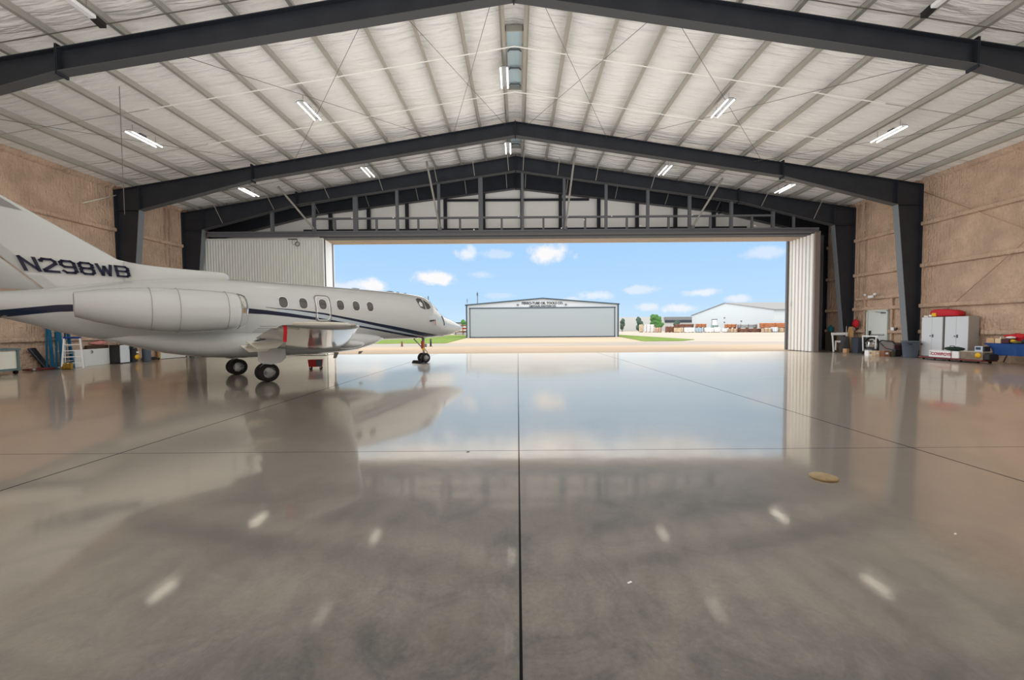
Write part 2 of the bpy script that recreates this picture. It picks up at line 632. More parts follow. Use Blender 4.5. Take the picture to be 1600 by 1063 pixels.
def text_mesh(name, body, size, m, M4, parent=None, spacing=1.0, depth=0.004, local=False, sx=1.0, bold=0.0):
    cu = bpy.data.curves.new(name + '_curve', 'FONT')
    cu.body = body
    cu.size = size
    cu.align_x = 'CENTER'
    cu.align_y = 'CENTER'
    cu.extrude = depth
    cu.offset = bold
    cu.space_character = spacing
    tmp = bpy.data.objects.new(name + '_tmp', cu)
    COL.objects.link(tmp)
    bpy.context.view_layer.update()
    me = bpy.data.meshes.new_from_object(tmp.evaluated_get(bpy.context.evaluated_depsgraph_get()))
    bpy.data.objects.remove(tmp)
    bpy.data.curves.remove(cu)
    mb = MB()
    mb.add([(v.co.x * sx, v.co.y, v.co.z) for v in me.vertices], [list(p.vertices) for p in me.polygons], m, False, M4)
    bpy.data.meshes.remove(me)
    return mb.build(name, parent, local)


ORD = ['first', 'second', 'third', 'fourth', 'fifth', 'sixth', 'seventh', 'eighth', 'ninth', 'tenth', 'eleventh', 'twelfth', 'thirteenth', 'fourteenth']

# ================================================================ THE HALL
RX = -0.04
HL, HR = 0.9925, 1.0065         # the ridge stands a little off the middle
SL = 0.1588
YBACK, YEND = -4.0, 24.45
FY = {'A': 10.9, 'B': 18.6, 'C': 22.25, 'D': 24.25}


def GX(side, d):
    return RX + side * d * (HR if side > 0 else HL)


def zt(d):
    return 11.0 - SL * d


XL, XR = GX(-1, 18.82), GX(1, 18.82)
PD = [0.40, 1.68, 3.07, 4.45, 6.0, 7.5, 9.0, 10.5, 12.07, 13.6, 15.2, 16.5, 17.85]

# floor
fm = floor_material()
mb = MB()
mb.box(((XL + XR) / 2, (YBACK + 23.2) / 2, -0.1), (XR - XL, 23.2 - YBACK, 0.2), fm)
tag(mb.build('floor'), 'polished grey concrete hangar floor with saw-cut joints', 'floor', kind='structure')

# ceiling: white vinyl insulation draped over the purlins
fy_all = [-12.5, -4.7, 3.1, 10.9, 18.6, 22.25, 24.25, 26.0]


def sag_at(y):
    for a, b in zip(fy_all, fy_all[1:]):
        if a <= y <= b:
            e = min(y - a, b - y)
            return min(1.0, 0.15 + 0.85 * (e / 0.55) ** 0.8) if e < 0.55 else 1.0 - 0.18 * abs(math.sin((y - a) * 3 * PI / (b - a)))
    return 0.6


mb = MB()
ys = [YBACK + i * (YEND - YBACK) / 260 for i in range(261)]
for side in (-1, 1):
    ds = [0.0]
    knots = [0.0] + PD + [18.9]
    for a, b in zip(knots, knots[1:]):
        k = 6
        ds += [a + (b - a) * (i + 1) / k for i in range(k)]
    rows = []
    for y in ys:
        row = []
        for d in ds:
            z = zt(d) + 0.250
            for a, b in zip(knots, knots[1:]):
                if a <= d <= b and a > 0:
                    z -= 0.05 * math.sin(PI * (d - a) / (b - a)) * sag_at(y)
            row.append((GX(side, d), y, z))
        rows.append(row)
    mb.loft(rows, LINER, True, False, closed=False)
ceil = tag(mb.build('ceiling'), 'white vinyl roof insulation under the gabled roof', 'ceiling', kind='structure')


def side_wall(name, x, inward, label):
    mb = MB()
    t = 0.25
    mb.box((x - inward * t / 2, (YBACK + YEND) / 2, 4.17), (t, YEND - YBACK, 8.34), FOAM)
    w = tag(mb.build(name), label, 'wall', kind='structure')
    # foam covered girts
    for z, ya, yb in ((1.17, YBACK, YEND), (2.38, YBACK, YEND), (4.25, YBACK, YEND), (6.18, YBACK, YEND)) + (((2.95, 18.9, 22.1),) if inward < 0 else ()):
        poly = [(0.0, -0.11), (0.14, -0.085), (0.16, -0.05), (0.16, 0.05), (0.14, 0.085), (0.0, 0.10)]
        cuts = [ya] + [c for c in (10.9, 18.6, 22.25, 24.2) if ya < c < yb] + [yb]
        spans = [(c0 + .16, c1 - .16) for c0, c1 in zip(cuts, cuts[1:])]
        if inward < 0 and z < 2.0:      # clear of the storage cabinets and the personnel door
            spans = [(ya, 10.74), (11.06, 15.95), (17.95, 18.44), (18.76, 19.95), (21.28, 22.09), (22.41, 24.04), (24.36, yb)]
        for c0, c1 in spans:
            if c1 - c0 > .05:
                g = MB()
                g.prism([(x + inward * a, z + b) for a, b in poly], c0, c1, FOAM)
                g.build('girt', w)
    for c0, c1 in ((YBACK, 10.75), (11.05, 18.45), (18.75, 22.1), (22.4, 24.05)):
        g = MB()
        g.prism([(x + inward * a, 8.2 + b) for a, b in [(0, -0.16), (0.10, -0.10), (0.16, 0.05), (0.0, 0.08)]], c0, c1, FOAM)
        g.build('eave_strip', w)
    # foam covered vertical jambs beside the frame columns
    for y in (18.6 - 0.2, 18.6 + 0.2, 22.25 - 0.2, 22.25 + .2):
        g = MB()
        g.box((x + inward * 0.03, y, 4.1), (0.06, 0.09, 8.2), FOAM)
        g.build('foam_bead', w)
    return w


wl = side_wall('wall_left', XL, 1, 'left hangar wall coated in tan spray foam')
wr = side_wall('wall_right', XR, -1, 'right hangar wall coated in tan spray foam')

# end wall: white liner gable above the doorway, foam either side
DX0, DX1 = -11.2, 16.62
mb = MB()
zt_out = lambda d: zt(d) + 0.23
poly = [(GX(-1, 18.82), 6.9)]
for d in (18.82,):
    poly.append((GX(-1, d), zt_out(d)))
poly += [(RX, zt_out(0)), (GX(1, 18.82), zt_out(18.82)), (GX(1, 18.82), 6.9)]
mb.prism(poly, YEND, YEND + 0.12, PANELW)
gw = tag(mb.build('wall_front'), 'white liner panel gable wall above the hangar doorway', 'wall', kind='structure')
for a, b, nm in ((XL - .2, DX0 - 0.35, 'wall_front_left'), (DX1 + 0.25, XR + .2, 'wall_front_right')):
    mb = MB()
    mb.box(((a + b) / 2, YEND + 0.06, 3.45), (b - a, 0.12, 6.9), FOAMF)
    w = tag(mb.build(nm), 'foam coated end wall segment beside the doorway', 'wall', kind='structure')
    for z in (1.17, 2.38, 4.25, 6.18):
        g = MB()
        g.box(((a + b) / 2, YEND - 0.04, z), (b - a, 0.08, 0.16), FOAMF)
        g.build('girt', w)
mb = MB()
poly = [(XL - .2, -0.2), (XL - .2, zt_out(18.82)), (RX, zt_out(0)), (XR + .2, zt_out(18.82)), (XR + .2, -0.2)]
mb.prism(poly, YBACK - 0.12, YBACK, FOAMF)
tag(mb.build('wall_back'), 'foam coated wall behind the viewer', 'wall', kind='structure')
# roof deck over the insulation
mb = MB()
for side in (-1, 1):
    a, b = GX(side, 0), GX(side, 19.3)
    mb.prism([(a, zt(0) + 0.34), (b, zt(19.3) + 0.34), (b, zt(19.3) + 0.40), (a, zt(0) + 0.40)], YBACK - .3, YEND + 0.4, ROOFGREY)
tag(mb.build('roof'), 'metal roof deck over the insulation', 'roof', kind='structure')


# ---------------------------------------------------------------- steel frames
def steel_frame(key, y, zr_bot, label, braces=(), haunch=True, base_w=0.45):
    root = empty('portal_girder', (0, y, 0), label, 'steel frame')
    fw, ft = 0.27, 0.025
    for side in (-1, 1):
        X = lambda d: GX(side, d)
        dk, zk = (17.62, 7.10) if key != 'D' else (18.52, 7.0)
        dh = 12.3                       # end of the haunch
        zh = zt(dh) - 0.60
        # rafter: web + flanges
        top = [(0.0, zt(0)), (dk, zt(dk))]
        bot = [(0.0, zr_bot), (dh, zh), (dk, zk)]
        r = MB()
        r.prism([(X(d), z) for d, z in top] + [(X(d), z) for d, z in reversed(bot)], y - 0.01, y + 0.01, STEEL)

        def flange(mb, pts, sgn):
            for (a, za), (b, zb) in zip(pts, pts[1:]):
                mb.prism([(X(a), za), (X(b), zb), (X(b), zb + sgn * ft), (X(a), za + sgn * ft)], y - fw / 2, y + fw / 2, FLANGE if sgn < 0 else STEEL)
        flange(r, [(0.0, zt(0) - ft), (18.75, zt(18.75) - ft)], 1)
        flange(r, bot, -1)
        r.build('rafter', root)
        # column with knee block
        c = MB()
        db = 18.78 - base_w
        c.prism([(X(18.75), 0.02), (X(18.75), zt(18.75)), (X(dk), zt(dk)), (X(dk), zk), (X(db), 0.02)], y - 0.01, y + 0.01, STEEL)
        c.prism([(X(18.75), 0.0), (X(18.78), 0.0), (X(18.78), zt(18.75)), (X(18.75), zt(18.75))], y - fw / 2, y + fw / 2, STEEL)
        c.prism([(X(db), 0.0), (X(dk), zk), (X(dk - ft), zk), (X(db - ft), 0.0)], y - fw / 2, y + fw / 2, COLFL)
        c.build('column', root)
        # stiffeners
        s = MB()
        s.prism([(X(dk), zk), (X(dk), zt(dk)), (X(dk - 0.03), zt(dk)), (X(dk - 0.03), zk)], y - fw / 2, y + fw / 2, STEEL)
        s.prism([(X(dk), zk), (X(18.75), zk), (X(18.75), zk - .025), (X(dk), zk - .025)], y - fw / 2, y + fw / 2, STEEL)
        s.build('knee_stiffener', root)
        s = MB()
        for dd in (-0.02, 0.02):
            s.prism([(X(dh + dd), zh - 0.10), (X(dh + dd), zt(dh) + 0.10), (X(dh + dd + .018), zt(dh) + 0.10), (X(dh + dd + .018), zh - 0.10)], y - fw / 2 - .01, y + fw / 2 + .01, STEEL)
        s.build('splice_plate', root)
        b = MB()
        b.box(((X(18.78) + X(db - .05)) / 2, y, 0.012), (abs(X(18.78) - X(db - .05)), 0.32, 0.024), GREYSTEEL)
        b.build('base_plate', root)
        for d in braces:
            q = MB()
            t = (d / dh) if d < dh else None
            zb = zr_bot + (zh - zr_bot) * d / dh if d < dh else zh + (zk - zh) * (d - dh) / (dk - dh)
            q.bar((X(d), y - 0.75, zt(d) + 0.02), (X(d) - side * 0.05, y - 0.12, zb + 0.05), 0.035, 0.012, GALV)
            q.build('flange_brace', root)
    s = MB()
    s.prism([(RX - .02, zr_bot - 0.07), (RX - .02, zt(0) + .05), (RX + .02, zt(0) + .05), (RX + .02, zr_bot - 0.07)], y - fw / 2, y + fw / 2, STEEL)
    s.build('ridge_plate', root)
    return root


steel_frame('A', FY['A'], 10.33, 'nearest charcoal steel frame crossing the top of the picture')
steel_frame('B', FY['B'], 10.38, 'second charcoal steel frame, its dark columns standing by both side walls')
steel_frame('C', FY['C'], 10.22, 'third charcoal steel frame, directly in front of the door header', [0.45, 2.35, 4.45, 7.5, 10.5, 13.6, 16.5])
steel_frame('D', FY['D'] - .05, 9.95, 'rearmost charcoal steel frame against the white gable panels', [0.6, 3.07, 6.0, 9.0, 12.07], base_w=0.26)

# ---------------------------------------------------------------- purlins
for side in (-1, 1):
    for i, d in enumerate(PD):
        x = GX(side, d)
        z = zt(d)
        mb = MB()
        t = 0.012
        h = 0.24
        # Z section: web with bottom and top flange and lips
        s = -side
        mb.prism([(x, z), (x + t, z), (x + t, z + h), (x, z + h)], YBACK, YEND, GALV)
        mb.prism([(x, z), (x + s * 0.10, z + 0.012), (x + s * 0.10, z + 0.022), (x, z + 0.010)], YBACK, YEND, GALV)
        mb.prism([(x + s * 0.10, z + 0.012), (x + s * 0.105, z + 0.012), (x + s * 0.105, z + 0.035), (x + s * 0.10, z + 0.035)], YBACK, YEND, GALV)
        mb.prism([(x, z + h - .01), (x - s * 0.07, z + h - .01), (x - s * 0.07, z + h), (x, z + h)], YBACK, YEND, GALV)
        p = mb.build('roof_purlin')
        tag(p, 'galvanised roof purlin, %s down from the ridge on the %s roof slope' % (ORD[i], 'left' if side < 0 else 'right'), 'purlin', 'purlins under the roof')
        # bolted clips on the frames
        for k, fy in FY.items():
            if k == 'D':
                continue
            c = MB()
            c.box((x - s * 0.012, fy - 0.02, z + 0.08), (0.014, 0.16, 0.16), GREYSTEEL)
            c.build('purlin_clip', p)

# bridging lines under the purlins
for yk, nm, mm in ((10.36, 'dark bridging line just before the nearest frame', ROD), (13.65, 'bridging line in the nearer third of the big bay', None), (16.2, 'bridging line in the farther third of the big bay', None), (20.38, 'bridging line across the narrow bay behind the second frame', ROD)):
    for side in (-1, 1):
        mb = MB()
        pts = [(GX(side, d), yk, zt(d) - 0.012) for d in (0.0, 6, 12.5, 18.7)]
        if mm is None:
            mb.bar(pts[0], pts[2], 0.05, 0.010, STRAP)
            mb.bar(pts[2], pts[3], 0.022, 0.008, GALV)
        else:
            mb.bar(pts[0], pts[3], 0.028, 0.012, mm)
        tag(mb.build('bridging_strap'), nm + (', left roof slope' if side < 0 else ', right roof slope'), 'strap', 'bridging straps under the purlins')

# x-bracing rods of the roof
rods = [(-3.9, 10.95, -10.3, 18.5), (-10.2, 10.95, -3.8, 18.5), (-3.4, 10.95, -0.5, 18.5), (-0.5, 10.95, -2.9, 18.5), (0.5, 10.95, 4.2, 18.5), (4.2, 10.95, 0.5, 18.5), (4.1, 10.95, 11.4, 18.5), (12.6, 10.95, 4.7, 18.5), (-18.4, 11.0, -11.0, 18.5), (11.0, 18.5, 18.6, 11.0)]
for (xa, ya, xb, yb) in rods:
    mb = MB()
    za, zb = zt(abs(xa - RX)) - 0.09, zt(abs(xb - RX)) - 0.09
    if abs(xb) > abs(xa):
        za, zb = za - .05, zb - .05
    mb.tube([(xa, ya, za), (xb, yb, zb)], 0.008, ROD, 6)
    tag(mb.build('brace_rod'), 'bracing rod from %.0f m %s of ridge to %.0f m %s at second frame' % (abs(xa - RX), 'left' if xa < RX else 'right', abs(xb - RX), 'left' if xb < RX else 'right'), 'rod', 'bracing rods under the roof')
# cable hanging at left
mb = MB()
mb.tube([(-12.55, 12.75, zt(12.55) + .21), (-12.56, 12.75, 5.2)], 0.009, ROD, 6)
tag(mb.build('hanging_cable'), 'thin cable hanging straight down from the left roof slope', 'cable')
# long wall brace angles, right wall
for (a, b, lab) in (((XR - .14, 18.35, 7.6), (XR - .14, 12.4, 3.4), 'thin brace rod descending along the right wall from the second frame'), ((XR - .14, 11.6, 7.4), (XR - .14, 17.4, 2.0), 'thin brace rod climbing the right wall above the white cabinets')):
    mb = MB()
    mb.tube([a, b], 0.016, mat('tan_rod', (0.45, 0.30, 0.20, 1), 0.7), 6)
    tag(mb.build('wall_brace_rod'), lab, 'rod')
mb = MB()
mb.tube([(XL + .25, 18.4, 7.75), (XL + .2, 17.0, 6.95)], 0.022, CREAM, 6)
tag(mb.build('wall_brace_tube'), 'short pale tube bracing the second frame to the left wall', 'tube')

# ---------------------------------------------------------------- lights
def ceiling_light(x, y, z, ztop, label, l=1.22):
    root = empty('ceiling_light', (x, y, z), label, 'ceiling light', 'LED ceiling lights')
    h = MB()
    h.prism([(x - 0.17, z + .015), (x - 0.06, z + 0.07), (x + 0.06, z + 0.07), (x + 0.17, z + .015), (x + 0.17, z + .005), (x + .05, z + 0.05), (x - .05, z + 0.05), (x - 0.17, z + .005)], y - l / 2, y + l / 2, mat('grey_lamp_housing', (.20, .20, .20, 1), .5))
    h.build('housing', root)
    for s in (-1, 1):
        t = MB()
        t.tube([(x + s * 0.115, y - l / 2 + .02, z), (x + s * 0.115, y + l / 2 - .02, z)], 0.019, TUBE, 10)
        t.build('tube', root)
        w = MB()
        w.tube([(x, y + s * 0.45, z + 0.07), (x, y + s * 0.45, ztop)], 0.006, ROD, 5)
        w.build('hanger', root)
    j = MB()
    j.box((x + 0.02, y - 0.1, z + 0.11), (0.12, 0.22, 0.08), GREYSTEEL, bev=.015)
    j.build('driver_box', root)
    return root


rowname = {-13.72: 'outermost left row', -7.6: 'left middle row', -0.42: 'ridge row', 7.6: 'right middle row', 13.74: 'outermost right row'}
for yy, bay in ((14.8, 'in the big bay'), (20.45, 'narrow bay behind second frame')):
    for xx, rn in rowname.items():
        d = abs(xx - RX)
        ceiling_light(xx, yy, zt(d) - 0.30, zt(d) + 0.03, 'lit twin tube strip light, %s, %s' % (rn, bay))
for xx, yy, lab in ((-10.25, 9.55, 'unlit white strip heater with black end cap on the left roof slope'), (10.05, 9.45, 'unlit white strip heater with black end cap near the right top edge'), (13.35, 9.5, 'unlit strip heater whose black end cap just shows at the top right corner')):
    d = abs(xx - RX)
    z = zt(d) - 0.28
    root = empty('strip_heater', (xx, yy, z), lab, 'heater', 'unlit strip heaters')
    h = MB()
    h.box((xx, yy - 0.35, z), (0.16, 1.3, 0.09), WHITEPAINT, bev=.02)
    h.build('housing', root)
    h = MB()
    h.prism([(yy + .30, z - .05), (yy + .30, z + .05), (yy + .52, z + .02), (yy + .52, z - .10)], xx - .085, xx + .085, BLACK, 'YZ')
    h.build('end_cap', root)
    for s in (-0.5, 0.15):
        h = MB()
        h.tube([(xx, yy + s, z + .04), (xx, yy + s, zt(d) + .05)], 0.006, ROD, 5)
        h.build('hanger', root)

# ridge vents
VENTIN = mat('daylight_blue_vent_sheet', (0.50, 0.62, 0.66, 1), 0.4)  # pale blue puts incoming daylight into the sheet's colour
for (ya, yb, lab) in ((13.0, 16.1, 'daylight-tinted ridge vent with three dark baffles at the top of the roof'), (19.7, 21.2, 'short daylight-tinted ridge vent behind the second frame')):
    root = empty('ridge_vent', (RX, (ya + yb) / 2, 11.0), lab, 'vent')
    f = MB()
    for s in (-1, 1):
        f.box((RX + s * 0.26, (ya + yb) / 2, 11.10), (0.03, yb - ya, 0.2), GALV)
        f.box((RX + s * 0.31, (ya + yb) / 2, 11.01), (0.09, yb - ya, 0.015), GALV)
    for y in (ya, yb):
        f.box((RX, y, 11.10), (0.52, 0.03, 0.2), GALV)
    f.build('frame', root)
    t = MB()
    t.prism([(RX - .25, 11.13), (RX, 11.17), (RX + .25, 11.13), (RX + .25, 11.145), (RX, 11.19), (RX - .25, 11.145)], ya, yb, VENTIN)
    t.build('throat', root)
    n = 3 if yb - ya > 2 else 1
    for k in range(n):
        y = ya + (yb - ya) * (k + 1) / (n + .2)
        b = MB()
        b.prism([(RX - .24, 11.02), (RX - .15, 11.09), (RX + .15, 11.09), (RX + .24, 11.02), (RX + .24, 11.05), (RX + .16, 11.12), (RX - .16, 11.12), (RX - .24, 11.05)], y - .03, y + .03, GREYSTEEL)
        b.build('baffle', root)

# ---------------------------------------------------------------- door header
yh = 22.32
root = empty('door_header_truss', (0, yh, 6.7), 'dark steel header truss of posts and rails above the hangar doorway', 'header truss')


def rafter_bottom(zr, d):
    dh, dk = 12.3, 17.62
    zh, zk = zt(dh) - 0.60, 7.10
    return zr + (zh - zr) * d / dh if d < dh else zh + (zk - zh) * (d - dh) / (dk - dh)


for k in range(-6, 7):
    x = 0.32 + 2.34 * k
    b = MB()
    wdt = 0.24 if k in (-1, -4) else 0.15
    top = rafter_bottom(10.22, abs(x - RX))
    if top < 7.15:
        continue
    b.box((x, yh, (6.98 + top) / 2), (wdt, 0.15, top - 6.98), GREYSTEEL)
    b.build('post', root)
for k in range(-6, 7):
    x = 0.32 + 2.34 * (k + .5)
    if -12 < x < 15.6:
        b = MB()
        b.box((x, yh, 7.33), (0.11, 0.10, 0.72), GREYSTEEL)
        b.build('short_post', root)
b = MB()
b.box(((-11.4 + 14.3) / 2, yh - .03, 7.68), (25.7, 0.10, 0.10), GREYSTEEL)
b.build('rail', root)
b = MB()
b.box(((-17.3 + 16.9) / 2, yh, 6.94), (34.2, 0.22, 0.09), GREYSTEEL)
b.box(((-17.3 + 16.9) / 2, yh - .02, 6.84), (34.2, 0.12, 0.10), GREYSTEEL)
b.box(((-17.3 + 16.9) / 2, yh + .0, 6.76), (34.2, 0.26, 0.06), GREYSTEEL)
b.build('channel', root)
for x, z in ((-9.2, 7.7), (-6.9, 7.7), (-2.4, 7.0), (0.1, 7.72), (2.5, 7.05), (2.85, 7.7), (3.75, 7.5), (6.9, 7.15), (9.8, 7.72), (13.3, 7.1), (5.3, 7.7)):
    b = MB()
    b.box((x, yh - .1, z), (0.07, 0.05, 0.06), WHITEPAINT)
    b.build('bolt_plate', root)

root = empty('gable_framing', (0, 24.12, 6.95), 'dark posts and rails bolted in front of the white gable panels', 'wall framing')
for k in range(-6, 7):
    x = 0.32 + 2.34 * k
    top = 9.95 + (zt(12.3) - 0.6 - 9.95) * abs(x) / 12.3
    if abs(x) < 12.3 and top > 7.2:
        b = MB()
        b.box((x, 24.3, (6.95 + top) / 2), (0.20, 0.14, top - 6.95), STEEL)
        b.build('post', root)
for z, x0, x1, h in ((7.52, -13, 14, 0.12), (7.30, -13, 14, 0.07), (9.28, -4.4, 4.4, 0.12)):
    b = MB()
    b.box(((x0 + x1) / 2, 24.26, z), (x1 - x0, 0.12, h), STEEL)
    b.build('rail', root)
for k in range(-5, 6):
    x = 0.32 + 2.34 * k + 1.0
    b = MB()
    b.box((x, 24.2, 7.10), (0.14, 0.3, 0.24), STEEL)
    b.build('bracket', root)

# door tracks in the soffit
root = empty('door_track_soffit', (2.8, 23.2, 6.62), 'bounce-tinted tan door tracks running under the header across the doorway', 'door track')
for k in range(6):
    y = 22.62 + 0.3 * k
    b = MB()
    b.box(((-11.2 + 16.7) / 2, y, 6.70), (27.9, 0.17, 0.11), TAN if k > 1 else GREYSTEEL)
    b.box(((-11.2 + 16.7) / 2, y + .15, 6.76), (27.9, 0.13, 0.03), BROWN)
    b.build('track', root)
b = MB()
b.box(((-11.2 + 16.7) / 2, YEND - 0.08, 6.84), (27.9, 0.12, 0.10), PANELW)
b.build('drip_edge', root)

# diagonal kicker braces down to the header
for k, (xb, xt, lab) in enumerate(((-11.3, -12.5, 'leftmost'), (-4.3, -4.7, 'second'), (2.7, 3.05, 'third'), (9.8, 10.8, 'rightmost'))):
    mb = MB()
    d = abs(xt - RX)
    mb.tube([(xt, 20.9, zt(d) - .02), (xb, yh - .15, 7.08)], 0.055, GALV, 8)
    mb.box((xb, yh - .14, 7.05), (0.2, 0.12, 0.18), GREYSTEEL)
    tag(mb.build('kicker_brace'), '%s of the four long grey tube braces slanting down to the door header' % lab, 'brace', 'kicker braces to the door header')

# ---------------------------------------------------------------- doors
# left: closed corrugated leaf and the stacked leaf ends
root = empty('sliding_door_leaf', (-14.3, 22.5, 0), 'wide closed ribbed grey sliding door leaf left of the opening', 'hangar door')
mb = MB()
pts = []
x = -17.9
while x < -11.02:
    pts += [(x, 0.0), (x + .035, -0.035), (x + .075, -0.035), (x + .11, 0.0)]
    x += 0.155
pts = [p for p in pts if p[0] <= -11.0] + [(-11.0, 0.0)]
y0 = 22.56
mb.loft([[(a, y0 + b, 0.03) for a, b in pts], [(a, y0 + b, 6.66) for a, b in pts]], CORR, False, False, closed=False)
mb.box((-14.45, y0 + .05, 3.35), (6.9, 0.05, 6.62), CORR)
mb.build('ribbed_sheet', root)
mb = MB()
mb.box((-11.02, y0 - .01, 3.35), (0.07, 0.12, 6.64), CORR)
mb.build('edge_trim', root)
mb = MB()
mb.box((-14.45, y0 - .05, 6.62), (6.9, 0.05, 0.10), CORR)
mb.build('top_rail', root)
root = empty('door_pocket_panel', (-11.1, 23.4, 0), 'white metal panel edging the left side of the hangar opening', 'door jamb')
mb = MB()
mb.prism([(-10.99, 22.62), (-11.06, 22.62), (-11.32, 24.3), (-11.24, 24.3)], 0.02, 6.66, PANELW, 'XY')
mb.build('panel', root)
for t, m_, w in ((0.03, DARK, .10), (0.86, mat('grey_jamb', (0.16, 0.15, 0.17, 1), .5), .16), (0.99, WHITEPAINT, .08)):
    mb = MB()
    mb.box((-11.0 - 0.25 * t + .01, 22.62 + 1.68 * t, 3.34), (0.05, w, 6.6), m_)
    mb.build('jamb_strip', root)
# ring and cable hung on the left leaf
mb = MB()
mb.tube([(-12.42, 22.42, 6.62), (-12.43, 22.44, 6.46)], 0.014, BLACK, 6)
mb.tube([(-12.42 + .11 * math.cos(t * PI / 8), 22.45, 6.33 + .12 * math.sin(t * PI / 8)) for t in range(16)], 0.018, BLACK, 6, closed=True)
mb.tube([(-12.6, 22.46, 6.6), (-12.7, 22.46, 6.5), (-12.72, 22.46, 6.36), (-12.66, 22.46, 6.28), (-12.58, 22.46, 6.3)], 0.007, BLACK, 5)
mb.box((-12.7, 22.46, 6.6), (0.5, 0.06, 0.04), BLACK)
tag(mb.build('hanging_ring'), 'small black ring hanging at the top of the left door leaf', 'ring')

# right: ribbed return panel of seven ribs
root = empty('door_pocket_panel', (16.75, 23.3, 0), 'white ribbed panel of seven vertical ribs at the right side of the opening', 'door jamb')
mb = MB()
mb.box((16.80, 23.3, 3.35), (0.10, 2.0, 6.66), mat('shadow_gap', (0.20, 0.19, 0.17, 1), 0.6))
mb.build('backing', root)
RIBW = mat('white_rib_metal', (0.80, 0.79, 0.75, 1), 0.35)
for k in range(7):
    y = 22.44 + 0.285 * k
    mb = MB()
    mb.prism([(16.76, y - .105), (16.66, y - .08), (16.66, y + .08), (16.76, y + .105)], 0.03, 6.68, RIBW, 'XY')
    mb.build('rib', root)
mb = MB()
mb.box((16.86, 22.28, 3.4), (0.28, 0.10, 6.78), mat('brown_grey_post', (0.23, 0.19, 0.165, 1), 0.5))
mb.build('end_post', root)
mb = MB()
mb.box((16.62, 24.35, 3.35), (0.12, 0.14, 6.66), GREYSTEEL)
mb.build('corner_trim', root)
mb = MB()
mb.tube([(16.63, 24.0, 2.75), (16.58, 24.0, 2.75), (16.58, 24.0, 2.95), (16.63, 24.0, 2.95)], 0.02, WHITEPAINT, 6)
mb.build('pull_handle', root)

# man door in the right wall
mb = MB()
xd = XR - 0.13
GREENW = mat('pale_green_grey_paint', (0.60, 0.64, 0.58, 1), 0.4)
mb.box((xd + .05, 20.62, 2.26), (0.10, 1.22, 0.08), GREENW)
mb.box((xd + .05, 21.19, 1.13), (0.10, 0.08, 2.26), GREENW)
mb.box((xd + .05, 20.05, 1.13), (0.10, 0.08, 2.26), GREENW)
d1 = tag(mb.build('door_1'), 'pale grey personnel door with push bar in the right wall', 'door', kind='structure')
mb = MB()
mb.box((xd + .07, 20.62, 1.12), (0.05, 1.06, 2.20), mat('pale_grey_door', (0.64, 0.67, 0.63, 1), 0.4))
mb.build('door_panel', d1)
mb = MB()
mb.box((xd + .02, 20.62, 1.0), (0.06, 0.86, 0.07), ALU, bev=.02)
mb.box((xd + .02, 21.0, 1.06), (0.07, 0.10, 0.28), BLACK)
mb.build('push_bar', d1)
mb = MB()
mb.box((xd + .02, 20.25, 2.12), (0.06, 0.26, 0.06), GREYSTEEL)
mb.bar((xd + .01, 20.2, 2.15), (xd - .08, 20.6, 2.18), 0.03, 0.02, GREYSTEEL)
mb.build('door_closer', d1)
# hollow boxes of foam around the door
for y in (21.4, 19.85):
    mb = MB()
    mb.box((XR - .05, y, 1.5), (0.10, 0.12, 3.0), FOAM)
    mb.build('foam_bead', wr)

# emergency light over the door
root = empty('emergency_light', (XR - .24, 20.85, 3.06), 'small white twin head emergency light over the personnel door', 'emergency light')
mb = MB()
mb.box((XR - .24, 20.85, 3.0), (0.09, 0.30, 0.14), WHITEPAINT, bev=.02)
mb.build('body', root)
for s in (-1, 1):
    mb = MB()
    mb.lathe([(0.0, 0), (0.06, 0.01), (0.075, 0.09), (0.0, 0.10)], WHITEPAINT, (XR - .25, 20.85 + s * .28, 3.12), (-0.7, s * .3, -.2), 12)
    mb.build('lamp_head', root)
# conduits
for y, z0, z1, lab in ((21.85, 1.3, 8.1, 'thin vertical conduit on the right wall left of the personnel door'), (21.45, 2.4, 8.1, 'thin tan conduit rising above the personnel door frame')):
    mb = MB()
    mb.tube([(XR - .12, y, z0), (XR - .12, y, z1)], 0.02, FOAM, 6)
    tag(mb.build('conduit'), lab, 'conduit')
for y, lab in ((21.95, 'white switch box on the right wall left of the personnel door'), (19.7, 'white switch box on the right wall beside the second frame column')):
    mb = MB()
    mb.box((XR - .13, y, 1.30), (0.10, 0.16, 0.16), WHITEPAINT, bev=.015)
    mb.box((XR - .13, y - .16, 1.28), (0.08, 0.10, 0.14), BROWN)
    tag(mb.build('switch_box'), lab, 'switch box')
# vertical conduits on left wall, narrow bay
for y, lab in ((21.1, 'thin conduit on the left wall between second and third frame, nearer one'), (21.35, 'thin conduit on the left wall between second and third frame, farther one')):
    mb = MB()
    mb.tube([(XL + .1, y, 1.2), (XL + .1, y, 8.0)], 0.02, FOAM, 6)
    tag(mb.build('conduit'), lab, 'conduit')


# ================================================================ THE JET
# local frame: x forward (0 at the main wheels), y to port, z up
JM = Vector((-8.265, 12.140, 0.0))
JA = math.atan2(0.76776, 0.64074)
jet = empty('business_jet', JM, 'white twin engine business jet with navy cheat lines parked nose toward the doors', 'airplane', None, JA)
JW = Matrix.Translation(JM) @ Matrix.Rotation(JA, 4, 'Z')

